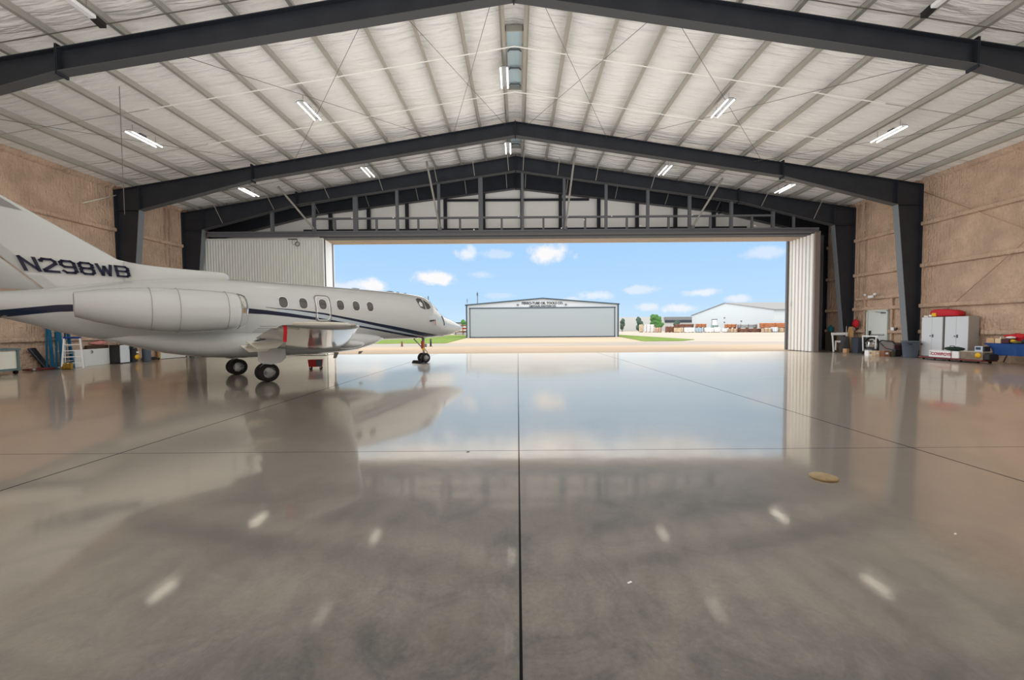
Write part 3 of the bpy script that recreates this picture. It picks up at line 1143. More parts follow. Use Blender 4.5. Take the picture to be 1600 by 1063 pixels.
ST = [(8.72, 1.50, .01, .01, .01), (8.68, 1.50, .08, .07, .09), (8.55, 1.50, .15, .14, .18), (8.27, 1.51, .25, .22, .30), (7.89, 1.53, .38, .35, .43), (7.52, 1.56, .49, .43, .54), (7.13, 1.64, .64, .52, .65), (6.88, 1.72, .80, .63, .72), (6.62, 1.80, .93, .72, .78), (6.40, 1.86, 1.00, .79, .83), (5.85, 1.95, .98, .90, .91), (5.0, 2.01, .96, .96, .955), (3.5, 2.02, .965, .965, .965), (0, 2.02, .965, .965, .965), (-.8, 2.02, .955, .965, .96), (-1.6, 2.02, .88, .95, .94), (-2.4, 2.02, .78, .89, .86), (-3.2, 2.02, .62, .75, .72), (-3.75, 2.03, .49, .60, .60), (-4.16, 2.04, .40, .44, .50), (-4.65, 2.07, .29, .29, .38), (-5.3, 2.13, .19, .17, .25), (-6.1, 2.19, .10, .08, .13), (-6.55, 2.22, .04, .03, .05)]
SR = sorted(ST)
XS = [s_[0] for s_ in SR]


def pch(xs, ys_, x):
    n = len(xs)
    if x <= xs[0]:
        return ys_[0]
    if x >= xs[-1]:
        return ys_[-1]
    h = [xs[i + 1] - xs[i] for i in range(n - 1)]
    d = [(ys_[i + 1] - ys_[i]) / h[i] for i in range(n - 1)]

    def m(i):
        if i == 0:
            return d[0]
        if i == n - 1:
            return d[-1]
        if d[i - 1] * d[i] <= 0:
            return 0
        w1, w2 = 2 * h[i] + h[i - 1], h[i] + 2 * h[i - 1]
        return (w1 + w2) / (w1 / d[i - 1] + w2 / d[i])
    for i in range(n - 1):
        if x <= xs[i + 1]:
            t = (x - xs[i]) / h[i]
            return ys_[i] * (1 + 2 * t) * (1 - t) ** 2 + m(i) * h[i] * t * (1 - t) ** 2 + ys_[i + 1] * t * t * (3 - 2 * t) + m(i + 1) * h[i] * t * t * (t - 1)


def fsec(a):
    return [pch(XS, [s_[k] for s_ in SR], a) for k in (1, 2, 3, 4)]


def fside(a, z, off=0.0):
    """half width of the fuselage at station a and height z, pushed out by off along the normal"""
    zc, ht, hb, w = fsec(a)
    hh = ht if z > zc else hb
    q = (z - zc) / hh
    c = math.sqrt(max(0.0, 1 - q * q))
    y = w * c
    n = Vector((0, c / max(w, 1e-3), q / hh)).normalized()
    return y + n.y * off, z + n.z * off


NS = 40
rings = []
for i in range(111):
    a = 8.72 - (8.72 + 6.55) * (i / 110) ** 1.25 if i < 200 else 0
    zc, ht, hb, w = fsec(a)
    rings.append([(a, w * math.cos(2 * PI * k / NS), zc + (ht if math.sin(2 * PI * k / NS) > 0 else hb) * math.sin(2 * PI * k / NS)) for k in range(NS)])
mb = MB()
mb.loft(rings, JET)
fus = mb.build('fuselage', jet, True)


def on_side(name, polys, m, side, off=0.004, parent=None, grid=None):
    mb = MB()
    for rows in polys:      # rows: list of columns [(a,z0,z1)]
        vs, fs = [], []
        K = 5
        for a, z0, z1 in rows:
            for k in range(K + 1):
                z = z0 + (z1 - z0) * k / K
                y, zz = fside(a, z, off)
                vs.append((a, side * y, zz))
        for i in range(len(rows) - 1):
            for k in range(K):
                o_ = i * (K + 1) + k
                fs.append((o_, o_ + 1, o_ + K + 2, o_ + K + 1))
        mb.add(vs, fs, m, True)
    return mb.build(name, parent or fus, True)


def dense(rows, step=0.12):
    out = []
    for (a, p, q), (b, r, s_) in zip(rows, rows[1:]):
        n = max(1, int(abs(b - a) / step))
        for i in range(n):
            t = i / n
            out.append((a + (b - a) * t, p + (r - p) * t, q + (s_ - q) * t))
    out.append(rows[-1])
    return out


thin = [(0.15, 2.152, 2.144), (0.41, 2.124, 2.108), (0.96, 2.102, 2.071), (1.54, 2.046, 1.993), (1.85, 2.015, 1.961), (2.13, 1.967, 1.901), (2.9, 1.842, 1.761), (3.8, 1.69, 1.588), (4.63, 1.56, 1.435), (5.91, 1.345, 1.212), (6.71, 1.232, 1.086), (7.57, 1.135, 1.130)]
low = [(-0.9, 2.14, 1.97), (-0.37, 2.103, 1.952), (0.14, 2.058, 1.935), (0.74, 1.99, 1.879), (0.96, 1.958, 1.855), (1.55, 1.876, 1.791), (1.85, 1.827, 1.751), (2.14, 1.787, 1.71), (2.68, 1.691, 1.639), (3.06, 1.612, 1.560), (3.85, 1.490, 1.430), (4.43, 1.394, 1.330), (5.3, 1.258, 1.19), (6.22, 1.124, 1.067), (6.62, 1.075, 1.06)]
aft = [(-6.2, 2.15, 2.13), (-5.5, 2.02, 1.96), (-5.0, 1.92, 1.82), (-4.64, 1.935, 1.78), (-4.2, 2.006, 1.854), (-3.84, 2.066, 1.909), (-3.3, 2.10, 1.945), (-2.6, 2.13, 1.96)]


def zat(rows, a, k):
    for r, s_ in zip(rows, rows[1:]):
        if min(r[0], s_[0]) <= a <= max(r[0], s_[0]):
            t = (a - r[0]) / (s_[0] - r[0])
            return r[k] + (s_[k] - r[k]) * t
    return rows[-1][k] if a > rows[-1][0] else rows[0][k]


silver = [(a, zat(thin, a, 2), zat(low, a, 1)) for a in [0.5 + i * .2 for i in range(31)]]
for side in (-1, 1):
    on_side('stripe', [dense(thin)], NAVY, side)['label'] = 'navy upper cheat line'
    on_side('stripe', [dense(low)], NAVY, side)['label'] = 'navy lower cheat line'
    on_side('stripe', [dense(silver)], SILVER, side, 0.003)['label'] = 'silver band between the cheat lines'
    on_side('stripe', [dense(aft)], NAVY, side)['label'] = 'navy tail stripe'


def side_patch(mb, pts, m, side, off, thick=0.0):
    """convex outline in (station, height) laid on the fuselage side, refined towards its centre"""
    ca = sum(p[0] for p in pts) / len(pts)
    cz = sum(p[1] for p in pts) / len(pts)
    vs, fs = [], []
    K = 4
    n = len(pts)
    for k in range(K):
        t = 1 - k / K
        for a, z in pts:
            aa, z_ = ca + (a - ca) * t, cz + (z - cz) * t
            y, zz = fside(aa, z_, off)
            vs.append((aa, side * y, zz))
    y, zz = fside(ca, cz, off)
    vs.append((ca, side * y, zz))
    for k in range(K - 1):
        for i in range(n):
            j = (i + 1) % n
            fs.append((k * n + i, k * n + j, (k + 1) * n + j, (k + 1) * n + i))
    for i in range(n):
        fs.append(((K - 1) * n + i, (K - 1) * n + (i + 1) % n, K * n))
    mb.add(vs, fs, m, True)


def oval(a, z, ra, rz, n=24, p=2.6):
    out = []
    for k in range(n):
        t = 2 * PI * k / n
        c, s_ = math.cos(t), math.sin(t)
        out.append((a + ra * math.copysign(abs(c) ** (2 / p), c), z + rz * math.copysign(abs(s_) ** (2 / p), s_)))
    return out


for side in (-1, 1):
    for a, z in ((0.648, 2.313), (1.225, 2.304), (1.825, 2.300), (2.413, 2.295), (2.97, 2.290), (3.50, 2.287)):
        mb = MB()
        side_patch(mb, oval(a, z, 0.137, 0.182), WHITEPAINT, side, 0.006)
        side_patch(mb, oval(a, z, 0.122, 0.166), GLASS, side, 0.010)
        mb.build('window', fus, True)


def outline(mb, pts, m, side, off, r):
    mb.tube([(a, side * fside(a, z, off)[0], fside(a, z, off)[1]) for a, z in pts], r, m, 6, closed=True)


mb = MB()
rc = lambda a0, a1, z0, z1, c: [(a0 + c, z0), (a1 - c, z0), (a1 - .3 * c, z0 + .3 * c), (a1, z0 + c), (a1, (z0 + z1) / 2), (a1, z1 - c), (a1 - .3 * c, z1 - .3 * c), (a1 - c, z1), (a0 + c, z1), (a0 + .3 * c, z1 - .3 * c), (a0, z1 - c), (a0, (z0 + z1) / 2), (a0, z0 + c), (a0 + .3 * c, z0 + .3 * c)]
outline(mb, rc(1.590, 2.075, 1.745, 2.585, .09), SEAM, -1, 0.004, 0.019)
outline(mb, rc(1.630, 2.035, 1.785, 2.545, .08), WHITEPAINT, -1, 0.004, 0.015)
q = mb.build('emergency_exit', fus, True)
q['label'] = 'grey outlined over wing exit'
mb = MB()
outline(mb, rc(4.3, 5.0, 1.35, 2.75, .1), SEAM, 1, 0.002, 0.008)
mb.build('cabin_door', fus, True)

# cockpit glazing
for side in (-1, 1):
    mb = MB()
    pts = [(5.66, 2.67), (5.80, 2.735), (5.98, 2.72), (6.15, 2.62), (6.30, 2.50), (6.34, 2.36), (6.2, 2.29), (5.93, 2.27), (5.74, 2.34), (5.67, 2.52)]
    side_patch(mb, pts, GLASS, side, 0.008)
    mb.build('side_window', fus, True)
    mb = MB()
    side_patch(mb, [(5.99, 2.70), (6.03, 2.67), (6.06, 2.28), (6.02, 2.28)], JET, side, 0.012)
    side_patch(mb, [(5.72, 2.50), (5.82, 2.60), (5.90, 2.52), (5.88, 2.38), (5.76, 2.38)], mat('cockpit_sunshade', (0.62, 0.63, 0.62, 1), .6), side, 0.011)
    mb.build('window_post', fus, True)
    # front windscreen half: follows the crown between two girth angles
    mb = MB()
    vs, fs = [], []
    na, nt_ = 8, 6
    for i in range(na + 1):
        for k in range(nt_ + 1):
            th = R_(38 + 48 * k / nt_)
            a0_ = 6.42 + 0.10 * (1 - k / nt_)
            a1_ = 6.98 - 0.12 * (1 - k / nt_)
            a = a0_ + (a1_ - a0_) * i / na
            zc, ht, hb, w = fsec(a)
            vs.append((a, side * (w + .006) * math.cos(th), zc + (ht + .008) * math.sin(th)))
    for i in range(na):
        for k in range(nt_):
            o_ = i * (nt_ + 1) + k
            fs.append((o_, o_ + 1, o_ + nt_ + 2, o_ + nt_ + 1))
    mb.add(vs, fs, GLASS, True)
    mb.build('windscreen', fus, True)

# small lumps on the crown
for a, l, h, m_ in ((0.9, .55, .035, JET), (1.75, .25, .03, JET), (3.45, .35, .03, GREYPL), (4.9, .35, .035, GREYPL), (5.25, .14, .03, GREYPL), (5.6, .14, .03, GREYPL)):
    zc, ht, hb, w = fsec(a)
    mb = MB()
    mb.blob((a, 0, zc + ht), (l / 2, .07, h), m_, amp=0)
    mb.build('antenna', fus, True)

# wing to body fairing (keel)
KE = [(4.5, 1.10, .30, 1.30), (3.9, .80 + .06, .60, 1.40), (3.2, .70, .80, 1.45), (2.4, .635, .90, 1.48), (1.0, .62, .95, 1.5), (-.4, .635, .93, 1.5), (-1.2, .70, .86, 1.5), (-2.0, .87, .72, 1.5), (-2.7, 1.10, .50, 1.5), (-3.2, 1.28, .2, 1.5)]
rings = []
for a, zb, w, ztp in KE:
    ring = []
    for k in range(24):
        t = 2 * PI * k / 24
        c, s_ = math.cos(t), math.sin(t)
        ring.append((a, w * math.copysign(abs(c) ** .8, c), (ztp + zb) / 2 + (ztp - zb) / 2 * math.copysign(abs(s_) ** .8, s_)))
    rings.append(ring)
mb = MB()
mb.loft(rings, JET)
mb.build('belly_fairing', jet, True)


def airfoil(le, te, y, z, tk, n=14, camber=0.0):
    """closed ring from trailing edge over the top to the leading edge and back below"""
    up_, lo_ = [], []
    for i in range(n + 1):
        t = 0.5 * (1 - math.cos(PI * i / n))
        th = 5 * tk * (0.2969 * math.sqrt(t) - 0.126 * t - 0.3516 * t * t + 0.2843 * t ** 3 - 0.1015 * t ** 4)
        x = le + (te - le) * t
        c = abs(le - te)
        up_.append((x, y, z + th * c + camber * c * t * (1 - t)))
        lo_.append((x, y, z - th * c * .9 + camber * c * t * (1 - t)))
    return up_[::-1] + lo_[1:]


def wing_sec(s_):
    """leading edge, trailing edge, mid height and thickness ratio at span station s_"""
    t = (s_ - 0.9) / (7.4 - 0.9)
    return 2.70 - 3.10 * t, -0.42 - 1.28 * t, 1.00 + 0.53 * t, 0.135 - 0.045 * t


for side in (-1, 1):
    mb = MB()
    secs = []
    for s_ in (0.3, 0.9, 2.0, 3.5, 5.0, 6.3, 7.1, 7.32):
        le, te, z, tk = wing_sec(s_)
        secs.append(airfoil(le, te, side * s_, z, tk))
    le, te, z, tk = wing_sec(7.45)
    secs.append(airfoil(le - .10, te + .02, side * 7.45, z + .005, tk * .7))
    secs.append(airfoil(le - .30, te + .08, side * 7.50, z + .01, tk * .2))
    mb.loft(secs, JET)
    wg = mb.build('wing', jet, True)
    # aileron and flap lines as separate slim bodies along the trailing edge
    for nm, s0, s1, drop in (('flap', 1.05, 4.4, 0.07), ('aileron', 4.7, 7.1, 0.0)):
        mb = MB()
        rr = []
        for s_ in (s0, (s0 + s1) / 2, s1):
            le, te, z, tk = wing_sec(s_)
            c = (le - te) * 0.24
            rr.append([(te + c, side * s_, z + .050 * c / .5 - .01), (te + c, side * s_, z - .055 * c / .5 - drop * .3), (te - .07, side * s_, z - .012 - drop), (te - .07, side * s_, z - .002 - drop)])
        mb.loft(rr, JET, False)
        mb.build(nm, wg, True)
    # flap track fairings
    for s_ in (2.2, 3.9):
        le, te, z, tk = wing_sec(s_)
        mb = MB()
        mb.prism([(te - .18, z - .03), (te + .62, z - .04), (te + .42, z - .20), (te + .02, z - .21)], side * s_ - .05, side * s_ + .05, CREAM, 'XZ')
        mb.build('flap_fairing', wg, True)
    # tip light and tip rod
    le, te, z, tk = wing_sec(7.4)
    mb = MB()
    mb.tube([(te + .15, side * 7.47, z + .035), (te + .75, side * 7.48, z + .035), (le - .25, side * 7.46, z + .03)], [.022, .03, .022], CREAM, 8)
    mb.build('tip_strip', wg, True)
    mb = MB()
    mb.blob((le - .14, side * 7.44, z + .01), (.07, .05, .035), CHROME, amp=0)
    mb.build('navigation_light', wg, True)
    for k in range(4):
        mb = MB()
        s_ = 7.3 - .35 * k
        le2, te2, z2, _ = wing_sec(s_)
        mb.tube([(te2 - .04, side * s_, z2 + .0), (te2 - .26, side * s_, z2 + .0)], .004, SEAM, 4)
        mb.build('static_wick', wg, True)
    # landing light fairing at the wing root
    mb = MB()
    mb.blob((2.55, side * 1.15, .98), (.55, .35, .16), JET, amp=0)
    mb.build('root_fairing', wg, True)

# dorsal fairing, fin, rudder
mb = MB()
rings = []
for a, zb, ztp, w in ((-.50, 2.96, 3.08, .03), (-.53, 2.94, 3.13, .075), (-.62, 2.92, 3.165, .095), (-.9, 2.88, 3.175, .105), (-1.6, 2.75, 3.175, .12), (-2.2, 2.62, 3.19, .13), (-2.7, 2.52, 3.24, .13)):
    ring = []
    for k in range(16):
        t = 2 * PI * k / 16
        c, s_ = math.cos(t), math.sin(t)
        ring.append((a, w * math.copysign(abs(c) ** .7, c), (ztp + zb) / 2 + (ztp - zb) / 2 * math.copysign(abs(s_) ** .7, s_)))
    rings.append(ring)
mb.loft(rings, JET)
df = mb.build('dorsal_fairing', jet, True)
mb = MB()
mb.lathe([(.0, 0), (.03, .0), (.055, .05), (.06, .12)], CHROME, (-.50, 0, 3.075), (-1, 0, 0), 12)
mb.build('air_intake', df, True)


def fin_sec(z):
    """leading edge and rudder hinge at height z"""
    if z < 3.27:
        le = -2.40 + (3.19 - z) * .9
    else:
        le = -2.80 - (z - 3.27) * 1.492
    hinge = -3.98 - (z - 2.41) * 0.88
    return le, hinge


mb = MB()
secs = []
for z in (2.25, 2.6, 3.0, 3.19, 3.27, 3.5, 3.9, 4.4, 4.9, 5.05):
    le, hg = fin_sec(z)
    n = 10
    r1, r2 = [], []
    tk = .13 - .012 * (z - 2.3) * 1.2
    for i in range(n + 1):
        t = 0.5 * (1 - math.cos(PI * i / n))
        w = tk * (2.2 * math.sqrt(t) * (1 - .42 * t)) * .62
        r1.append((le + (hg - le) * t, w, z))
        r2.append((le + (hg - le) * t, -w, z))
    secs.append(r1 + r2[:0:-1])
mb.loft(secs, JET)
fin = mb.build('fin', jet, True)
mb = MB()
secs = []
for z in (2.42, 3.2, 4.1, 4.9):
    le, hg = fin_sec(z)
    tk = .075 - .01 * (z - 2.3)
    secs.append([(hg - .03, tk, z), (hg - .12, tk + .004, z), (hg - .70 + .08 * (z - 2.4), .006, z), (hg - .70 + .08 * (z - 2.4), -.006, z), (hg - .12, -tk - .004, z), (hg - .03, -tk, z)])
mb.loft(secs, JET)
rud = mb.build('rudder', jet, True)
for z0, z1 in ((2.45, 2.74), (2.80, 3.45)):
    mb = MB()
    vs = []
    for side in (-1, 1):
        o_ = len(mb.v)
        P4 = []
        for z, dx in ((z0, .02), (z0, .24), (z1, .24), (z1, .02)):
            le, hg = fin_sec(z)
            P4.append((hg + dx, side * (.108 - .012 * (z - 2.4)), z))
        mb.add(P4, [(0, 1, 2, 3)], mat('grey_panel_paint', (.40, .41, .39, 1), .4), False)
    g_ = mb.build('hinge_panel', fin, True)
for side in (-1, 1):
    mb = MB()
    mb.add([(-4.27, side * .062, 4.16), (-4.60, side * .062, 4.405), (-4.86, side * .062, 4.57), (-4.9, side * .075, 4.42), (-4.62, side * .085, 4.20)], [(0, 1, 2, 3, 4)], SEAM)  # flat dark grey patch near the upper leading edge
    mb.build('leading_edge_patch', fin, True)
# tailplane
for side in (-1, 1):
    mb = MB()
    secs = []
    for s_ in (0.0, 1.0, 2.2, 3.0, 3.05):
        t = s_ / 3.05
        secs.append(airfoil(-5.35 - 0.95 * t, -6.75 - .45 * t, side * s_, 4.72 + .02 * t, .10 if s_ < 3.04 else .03))
    mb.loft(secs, JET)
    mb.build('tailplane', jet, True)
mb = MB()
mb.blob((-6.1, 0, 4.75), (1.15, .13, .14), JET, amp=0)
mb.build('tail_bullet', jet, True)

# registration on the fin, starboard and port: blocky strokes with cut corners
GLY = {
    'N': [[(0, 0), (0, 6)], [(0, 6), (4, 0)], [(4, 0), (4, 6)]],
    '2': [[(0, 4.9), (0, 5.2), (.8, 6), (3.2, 6), (4, 5.2), (4, 4.0), (0, 0.6), (0, 0), (4, 0)]],
    '9': [[(4, 3.0), (.8, 3.0), (0, 3.8), (0, 5.2), (.8, 6), (3.2, 6), (4, 5.2), (4, .8), (3.2, 0), (.8, 0), (0, .8)]],
    '8': [[(.8, 0), (3.2, 0), (4, .8), (4, 2.4), (3.2, 3.1), (4, 3.8), (4, 5.2), (3.2, 6), (.8, 6), (0, 5.2), (0, 3.8), (.8, 3.1), (0, 2.4), (0, .8), (.8, 0)], [(.8, 3.1), (3.2, 3.1)]],
    'W': [[(0, 6), (1.1, 0)], [(1.1, 0), (2.3, 5)], [(2.3, 5), (3.5, 0)], [(3.5, 0), (4.6, 6)]],
    'B': [[(0, 0), (3.2, 0), (4, .8), (4, 2.4), (3.2, 3.1), (4, 3.8), (4, 5.2), (3.2, 6), (0, 6), (0, 0)], [(0, 3.1), (3.2, 3.1)]],
}


def stroke(mb, pts, wd, put, m):
    for (x0, y0_), (x1, y1_) in zip(pts, pts[1:]):
        dx, dy = x1 - x0, y1_ - y0_
        l = math.hypot(dx, dy)
        ux, uy = dx / l * wd * .42, dy / l * wd * .42
        px, py = -dy / l * wd * .5, dx / l * wd * .5
        c = [(x0 - ux + px, y0_ - uy + py), (x0 - ux - px, y0_ - uy - py), (x1 + ux - px, y1_ + uy - py), (x1 + ux + px, y1_ + uy + py)]
        mb.add([put(*q_) for q_ in c], [(0, 1, 2, 3)], m)


# corners of the registration, starboard: N top-left ... B bottom-right (station, height)
TLc, TRc, BLc, BRc = (-4.352, 3.125), (-2.660, 3.080), (-4.262, 2.845), (-2.622, 2.845)
for side in (-1, 1):
    mb = MB()
    total = 6 * 4 + .6 + 5 * 1.75
    cur = 0.0
    for ch in ('N298WB' if side < 0 else 'N298WB'):
        wch = 4.6 if ch == 'W' else 4.0

        def put(x, y, cur=cur):
            u = (cur + x) / total
            if side > 0:
                u = 1 - u
            v = y / 6.0
            a = (TLc[0] + (TRc[0] - TLc[0]) * u) * v + (BLc[0] + (BRc[0] - BLc[0]) * u) * (1 - v)
            z = (TLc[1] + (TRc[1] - TLc[1]) * u) * v + (BLc[1] + (BRc[1] - BLc[1]) * u) * (1 - v)
            return (a, side * 0.150, z)
        for pts in GLY[ch]:
            stroke(mb, pts, 1.2, put, NAVY)
        cur += wch + 1.75
    mb.build('registration', fin, True)['label'] = 'navy registration N298WB'

# engine nacelles and pylons
for side in (-1, 1):
    y, zc = side * 1.46, 1.985
    mb = MB()
    prof = [(-.66, .40, .0), (-.62, .455, 0), (-.80, .495, 0), (-1.1, .52, -.01), (-1.6, .545, -.02), (-2.2, .535, -.015), (-2.8, .47, .01), (-3.3, .36, .04), (-3.62, .265, .06)]
    rings = [[(a, y + r * math.cos(2 * PI * k / 32), zc + dz + r * math.sin(2 * PI * k / 32)) for k in range(32)] for a, r, dz in prof]
    mb.loft(rings, JET, True, False)
    nac = mb.build('engine_nacelle', jet, True)
    mb = MB()
    rings = [[(a, y + r * math.cos(2 * PI * k / 32), zc + r * math.sin(2 * PI * k / 32)) for k in range(32)] for a, r in ((-.70, .478), (-.62, .465), (-.56, .445), (-.535, .42), (-.55, .40), (-.62, .385), (-.75, .37))]
    mb.loft(rings, CHROME, True, False)
    mb.build('intake_lip', nac, True)
    mb = MB()
    rings = [[(a, y + r * math.cos(2 * PI * k / 32), zc + r * math.sin(2 * PI * k / 32)) for k in range(32)] for a, r in ((-.74, .372), (-1.15, .36))]
    mb.loft(rings, GREYPL, True, False)
    mb.lathe([(.0, .0), (.36, .0)], BLACK, (-1.15, y, zc), (1, 0, 0), 24)
    for k in range(18):
        t = 2 * PI * k / 18
        mb.bar((-1.12, y + .1 * math.cos(t), zc + .1 * math.sin(t)), (-1.10, y + .35 * math.cos(t + .25), zc + .35 * math.sin(t + .25)), .05, .01, GREYSTEEL, (1, 0, 0))
    mb.lathe([(.12, .0), (.10, .08), (.0, .2)], GREYSTEEL, (-1.13, y, zc), (1, 0, 0), 16)
    mb.build('fan', nac, True)
    mb = MB()
    mb.lathe([(.262, .0), (.245, .015), (.215, -.25)], JET, (-3.61, y, zc + .06), (-1, 0, 0), 24, caps=False)
    mb.lathe([(.0, -.2), (.20, -.24)], BLACK, (-3.60, y, zc + .06), (-1, 0, 0), 24)
    mb.build('exhaust_nozzle', nac, True)
    # panel seams around the cowl
    for a, r, dz in ((-.98, .515, -.005), (-1.95, .548, -.018), (-2.45, .515, .0)):
        mb = MB()
        mb.tube([(a, y + r * math.cos(2 * PI * k / 40), zc + dz + r * math.sin(2 * PI * k / 40)) for k in range(40)], .004, SEAM, 4, closed=True)
        mb.build('cowl_seam', nac, True)
    mb = MB()
    mb.prism([(-.95, 1.98), (-1.3, 2.10), (-2.6, 2.10), (-3.1, 2.02), (-2.6, 1.94), (-1.3, 1.90)], min(side * .6, side * 1.2), max(side * .6, side * 1.2), JET, 'XZ')
    mb.build('pylon', jet, True)

# landing gear
HUB = mat('wheel_hub', (0.80, 0.80, 0.77, 1), 0.4, 0.0)
TYRE = mat('tyre_rubber', (0.016, 0.016, 0.017, 1), 0.75)


def wheel(parent, a, y, r, w, side):
    mb = MB()
    k = r
    mb.lathe([(k * .60, -w / 2 * .85), (k * .80, -w / 2), (k * .93, -w / 2 * .85), (k, -w / 2 * .45), (k, w / 2 * .45), (k * .93, w / 2 * .85), (k * .80, w / 2), (k * .60, w / 2 * .85)], TYRE, (a, y, k), (0, 1, 0), 32)
    mb.lathe([(k * .60, -w / 2 * .85), (k * .56, -w / 2 * .72), (k * .25, -w / 2 * .70), (k * .2, -w / 2 * .8), (0, -w / 2 * .8)], HUB, (a, y, k), (0, 1, 0), 24)
    mb.lathe([(k * .60, w / 2 * .85), (k * .56, w / 2 * .72), (k * .25, w / 2 * .70), (k * .2, w / 2 * .8), (0, w / 2 * .8)], HUB, (a, y, k), (0, 1, 0), 24)
    for q_ in range(8):
        t = 2 * PI * q_ / 8
        for sg in (-1, 1):
            mb.lathe([(0, 0), (k * .075, 0)], BLACK, (a + k * .41 * math.cos(t), y + sg * (w / 2 * .72 + .004), k + k * .41 * math.sin(t)), (0, sg, 0), 8)
    return mb.build('wheel', parent, True)


for side in (-1, 1):
    y = side * 1.40
    mb = MB()
    mb.tube([(0.02, y, .28), (-.02, y, .62), (-.05, y + side * .02, 1.0)], [.055, .07, .09], ALU, 12)
    mb.tube([(0.0, y - .2, .262), (0.0, y + .2, .262)], .04, ALU, 10)
    mb.tube([(-.03, y, .60), (.35, y - side * .3, .98)], .03, ALU, 8)
    mb.tube([(-.02, y, .55), (-.16, y, .42), (-.05, y, .30)], .02, ALU, 8)
    g_ = mb.build('main_landing_gear', jet, True)
    wheel(g_, 0.0, y - .145, .262, .17, side)
    wheel(g_, 0.0, y + .145, .262, .17, side)
    mb = MB()
    rr = []
    for a, z0, z1, dy in ((-.30, .62, .92, .02), (-.22, .54, .94, .05), (0.0, .50, .95, .06), (.25, .54, .94, .05), (.40, .66, .92, .02)):
        rr.append([(a, y + side * (.29 + dy), z0), (a, y + side * (.24 + dy), z1), (a, y + side * (.21 + dy), z1), (a, y + side * (.26 + dy), z0)])
    mb.loft(rr, JET, False)
    mb.build('gear_door', g_, True)

# nose gear
a0 = 6.50
mb = MB()
mb.tube([(a0 + .02, 0, .22), (a0, 0, .55), (a0 - .03, 0, 1.15)], [.035, .05, .06], ALU, 10)
mb.tube([(a0, -.16, .215), (a0, .16, .215)], .03, ALU, 8)
mb.tube([(a0 + .04, 0, .62), (a0 + .20, 0, .44), (a0 + .06, 0, .25)], .022, ALU, 8)
mb.tube([(a0 - .02, 0, .60), (a0 - .5, 0, 1.05)], .025, ALU, 8)
mb.lathe([(0, 0), (.07, .01), (.08, .08), (.0, .12)], CHROME, (a0 + .05, 0, .75), (1, 0, 0), 12)
ng = mb.build('nose_landing_gear', jet, True)
wheel(ng, a0, -.13, .215, .13, -1)
wheel(ng, a0, .13, .215, .13, 1)
mb = MB()
mb.box((a0 - .06, 0, .78), (.07, .16, .34), mat('orange_red_tape', (0.55, 0.12, 0.05, 1), .6), bev=.02)
mb.box((a0 - .08, -.08, .60), (.09, .05, .10), YELLOW)
mb.build('steering_pin_flag', ng, True)
for a, y, h in ((2.6, 0.0, .2), (3.6, .12, .10)):
    mb = MB()
    mb.prism([(a, .64), (a + .16, .64), (a + .06, .64 - h), (a - .04, .64 - h)], y - .012, y + .012, SEAM, 'XZ')
    mb.build('blade_antenna', fus, True)


def jp(a, y, z):
    return JW @ Vector((a, y, z))


# covers and streamers hung on the jet
def streamer(top, ln, w, lab, m=RED, dirv=(0.64, 0.77, 0)):
    mb = MB()
    d = Vector(dirv).normalized()
    pts = []
    for i in range(9):
        t = i / 8
        pts.append(Vector(top) + Vector((0, 0, -ln * t)) + d.cross(Vector((0, 0, 1))) * .015 * math.sin(5 * t))
    rr = []
    for p in pts:
        n_ = d.cross(Vector((0, 0, 1))) * .008
        rr.append([p - d * w / 2 - n_, p + d * w / 2 - n_, p + d * w / 2 + n_, p - d * w / 2 + n_])
    mb.loft(rr, m, False)
    o = mb.build('warning_streamer')
    return tag(o, lab, 'streamer')


le, te, z, tk = wing_sec(7.35)
st = streamer(jp(te + .05, -7.42, z + .01), .26, .05, 'red warning streamer hanging from the near wing tip')
for a, zz, lab in ((6.18, 1.80, 'dark pitot cover with red ribbon on the side of the nose'), ):
    y, zq = fside(a, zz, .02)
    mb = MB()
    pA, pB = jp(a, -y - .02, zq), jp(a + .30, -y + .02, zq + .05)
    mb.tube([pA, pA * .5 + pB * .5 + Vector((.02, -.02, 0)), pB], [.03, .022, .02], BLACK, 8)
    mb.bar(pB, pB + Vector((0.01, -.01, -.25)), .045, .012, RED, (1, 0, 0))
    tag(mb.build('pitot_cover'), lab, 'cover')
mb = MB()
pts = []
for i in range(9):
    t = i / 8
    a = 7.02 + .09 * math.sin(PI * t * .6)
    zz = 2.02 - .40 * t
    y, zq = fside(a, zz, .02)
    pts.append(jp(a, -y, zq))
mb.tube(pts, .016, BROWN, 8)
tag(mb.build('pitot_cover'), 'dark curved strap cover near the tip of the nose', 'cover')
# chock behind the nose wheel
mb = MB()
c = jp(a0 - .33, .04, 0)
Mx = Matrix.Translation(c) @ Matrix.Rotation(JA, 4, 'Z')
mb.add([(-.12, -.22, 0), (.12, -.22, 0), (.12, .22, 0), (-.12, .22, 0), (-.05, -.22, .12), (.04, -.22, .12), (.04, .22, .12), (-.05, .22, .12)], [(0, 3, 2, 1), (4, 5, 6, 7), (0, 1, 5, 4), (1, 2, 6, 5), (2, 3, 7, 6), (3, 0, 4, 7)], DARK, False, Mx)
tag(mb.build('wheel_chock'), 'black rubber chock behind the nose wheel', 'chock')


# ================================================================ OUTSIDE
def slab(name, poly, z0, z1, m, label, cat, kind='structure'):
    mb = MB()
    mb.prism(poly, z0, z1, m, 'XY')
    return tag(mb.build(name), label, cat, kind=kind)


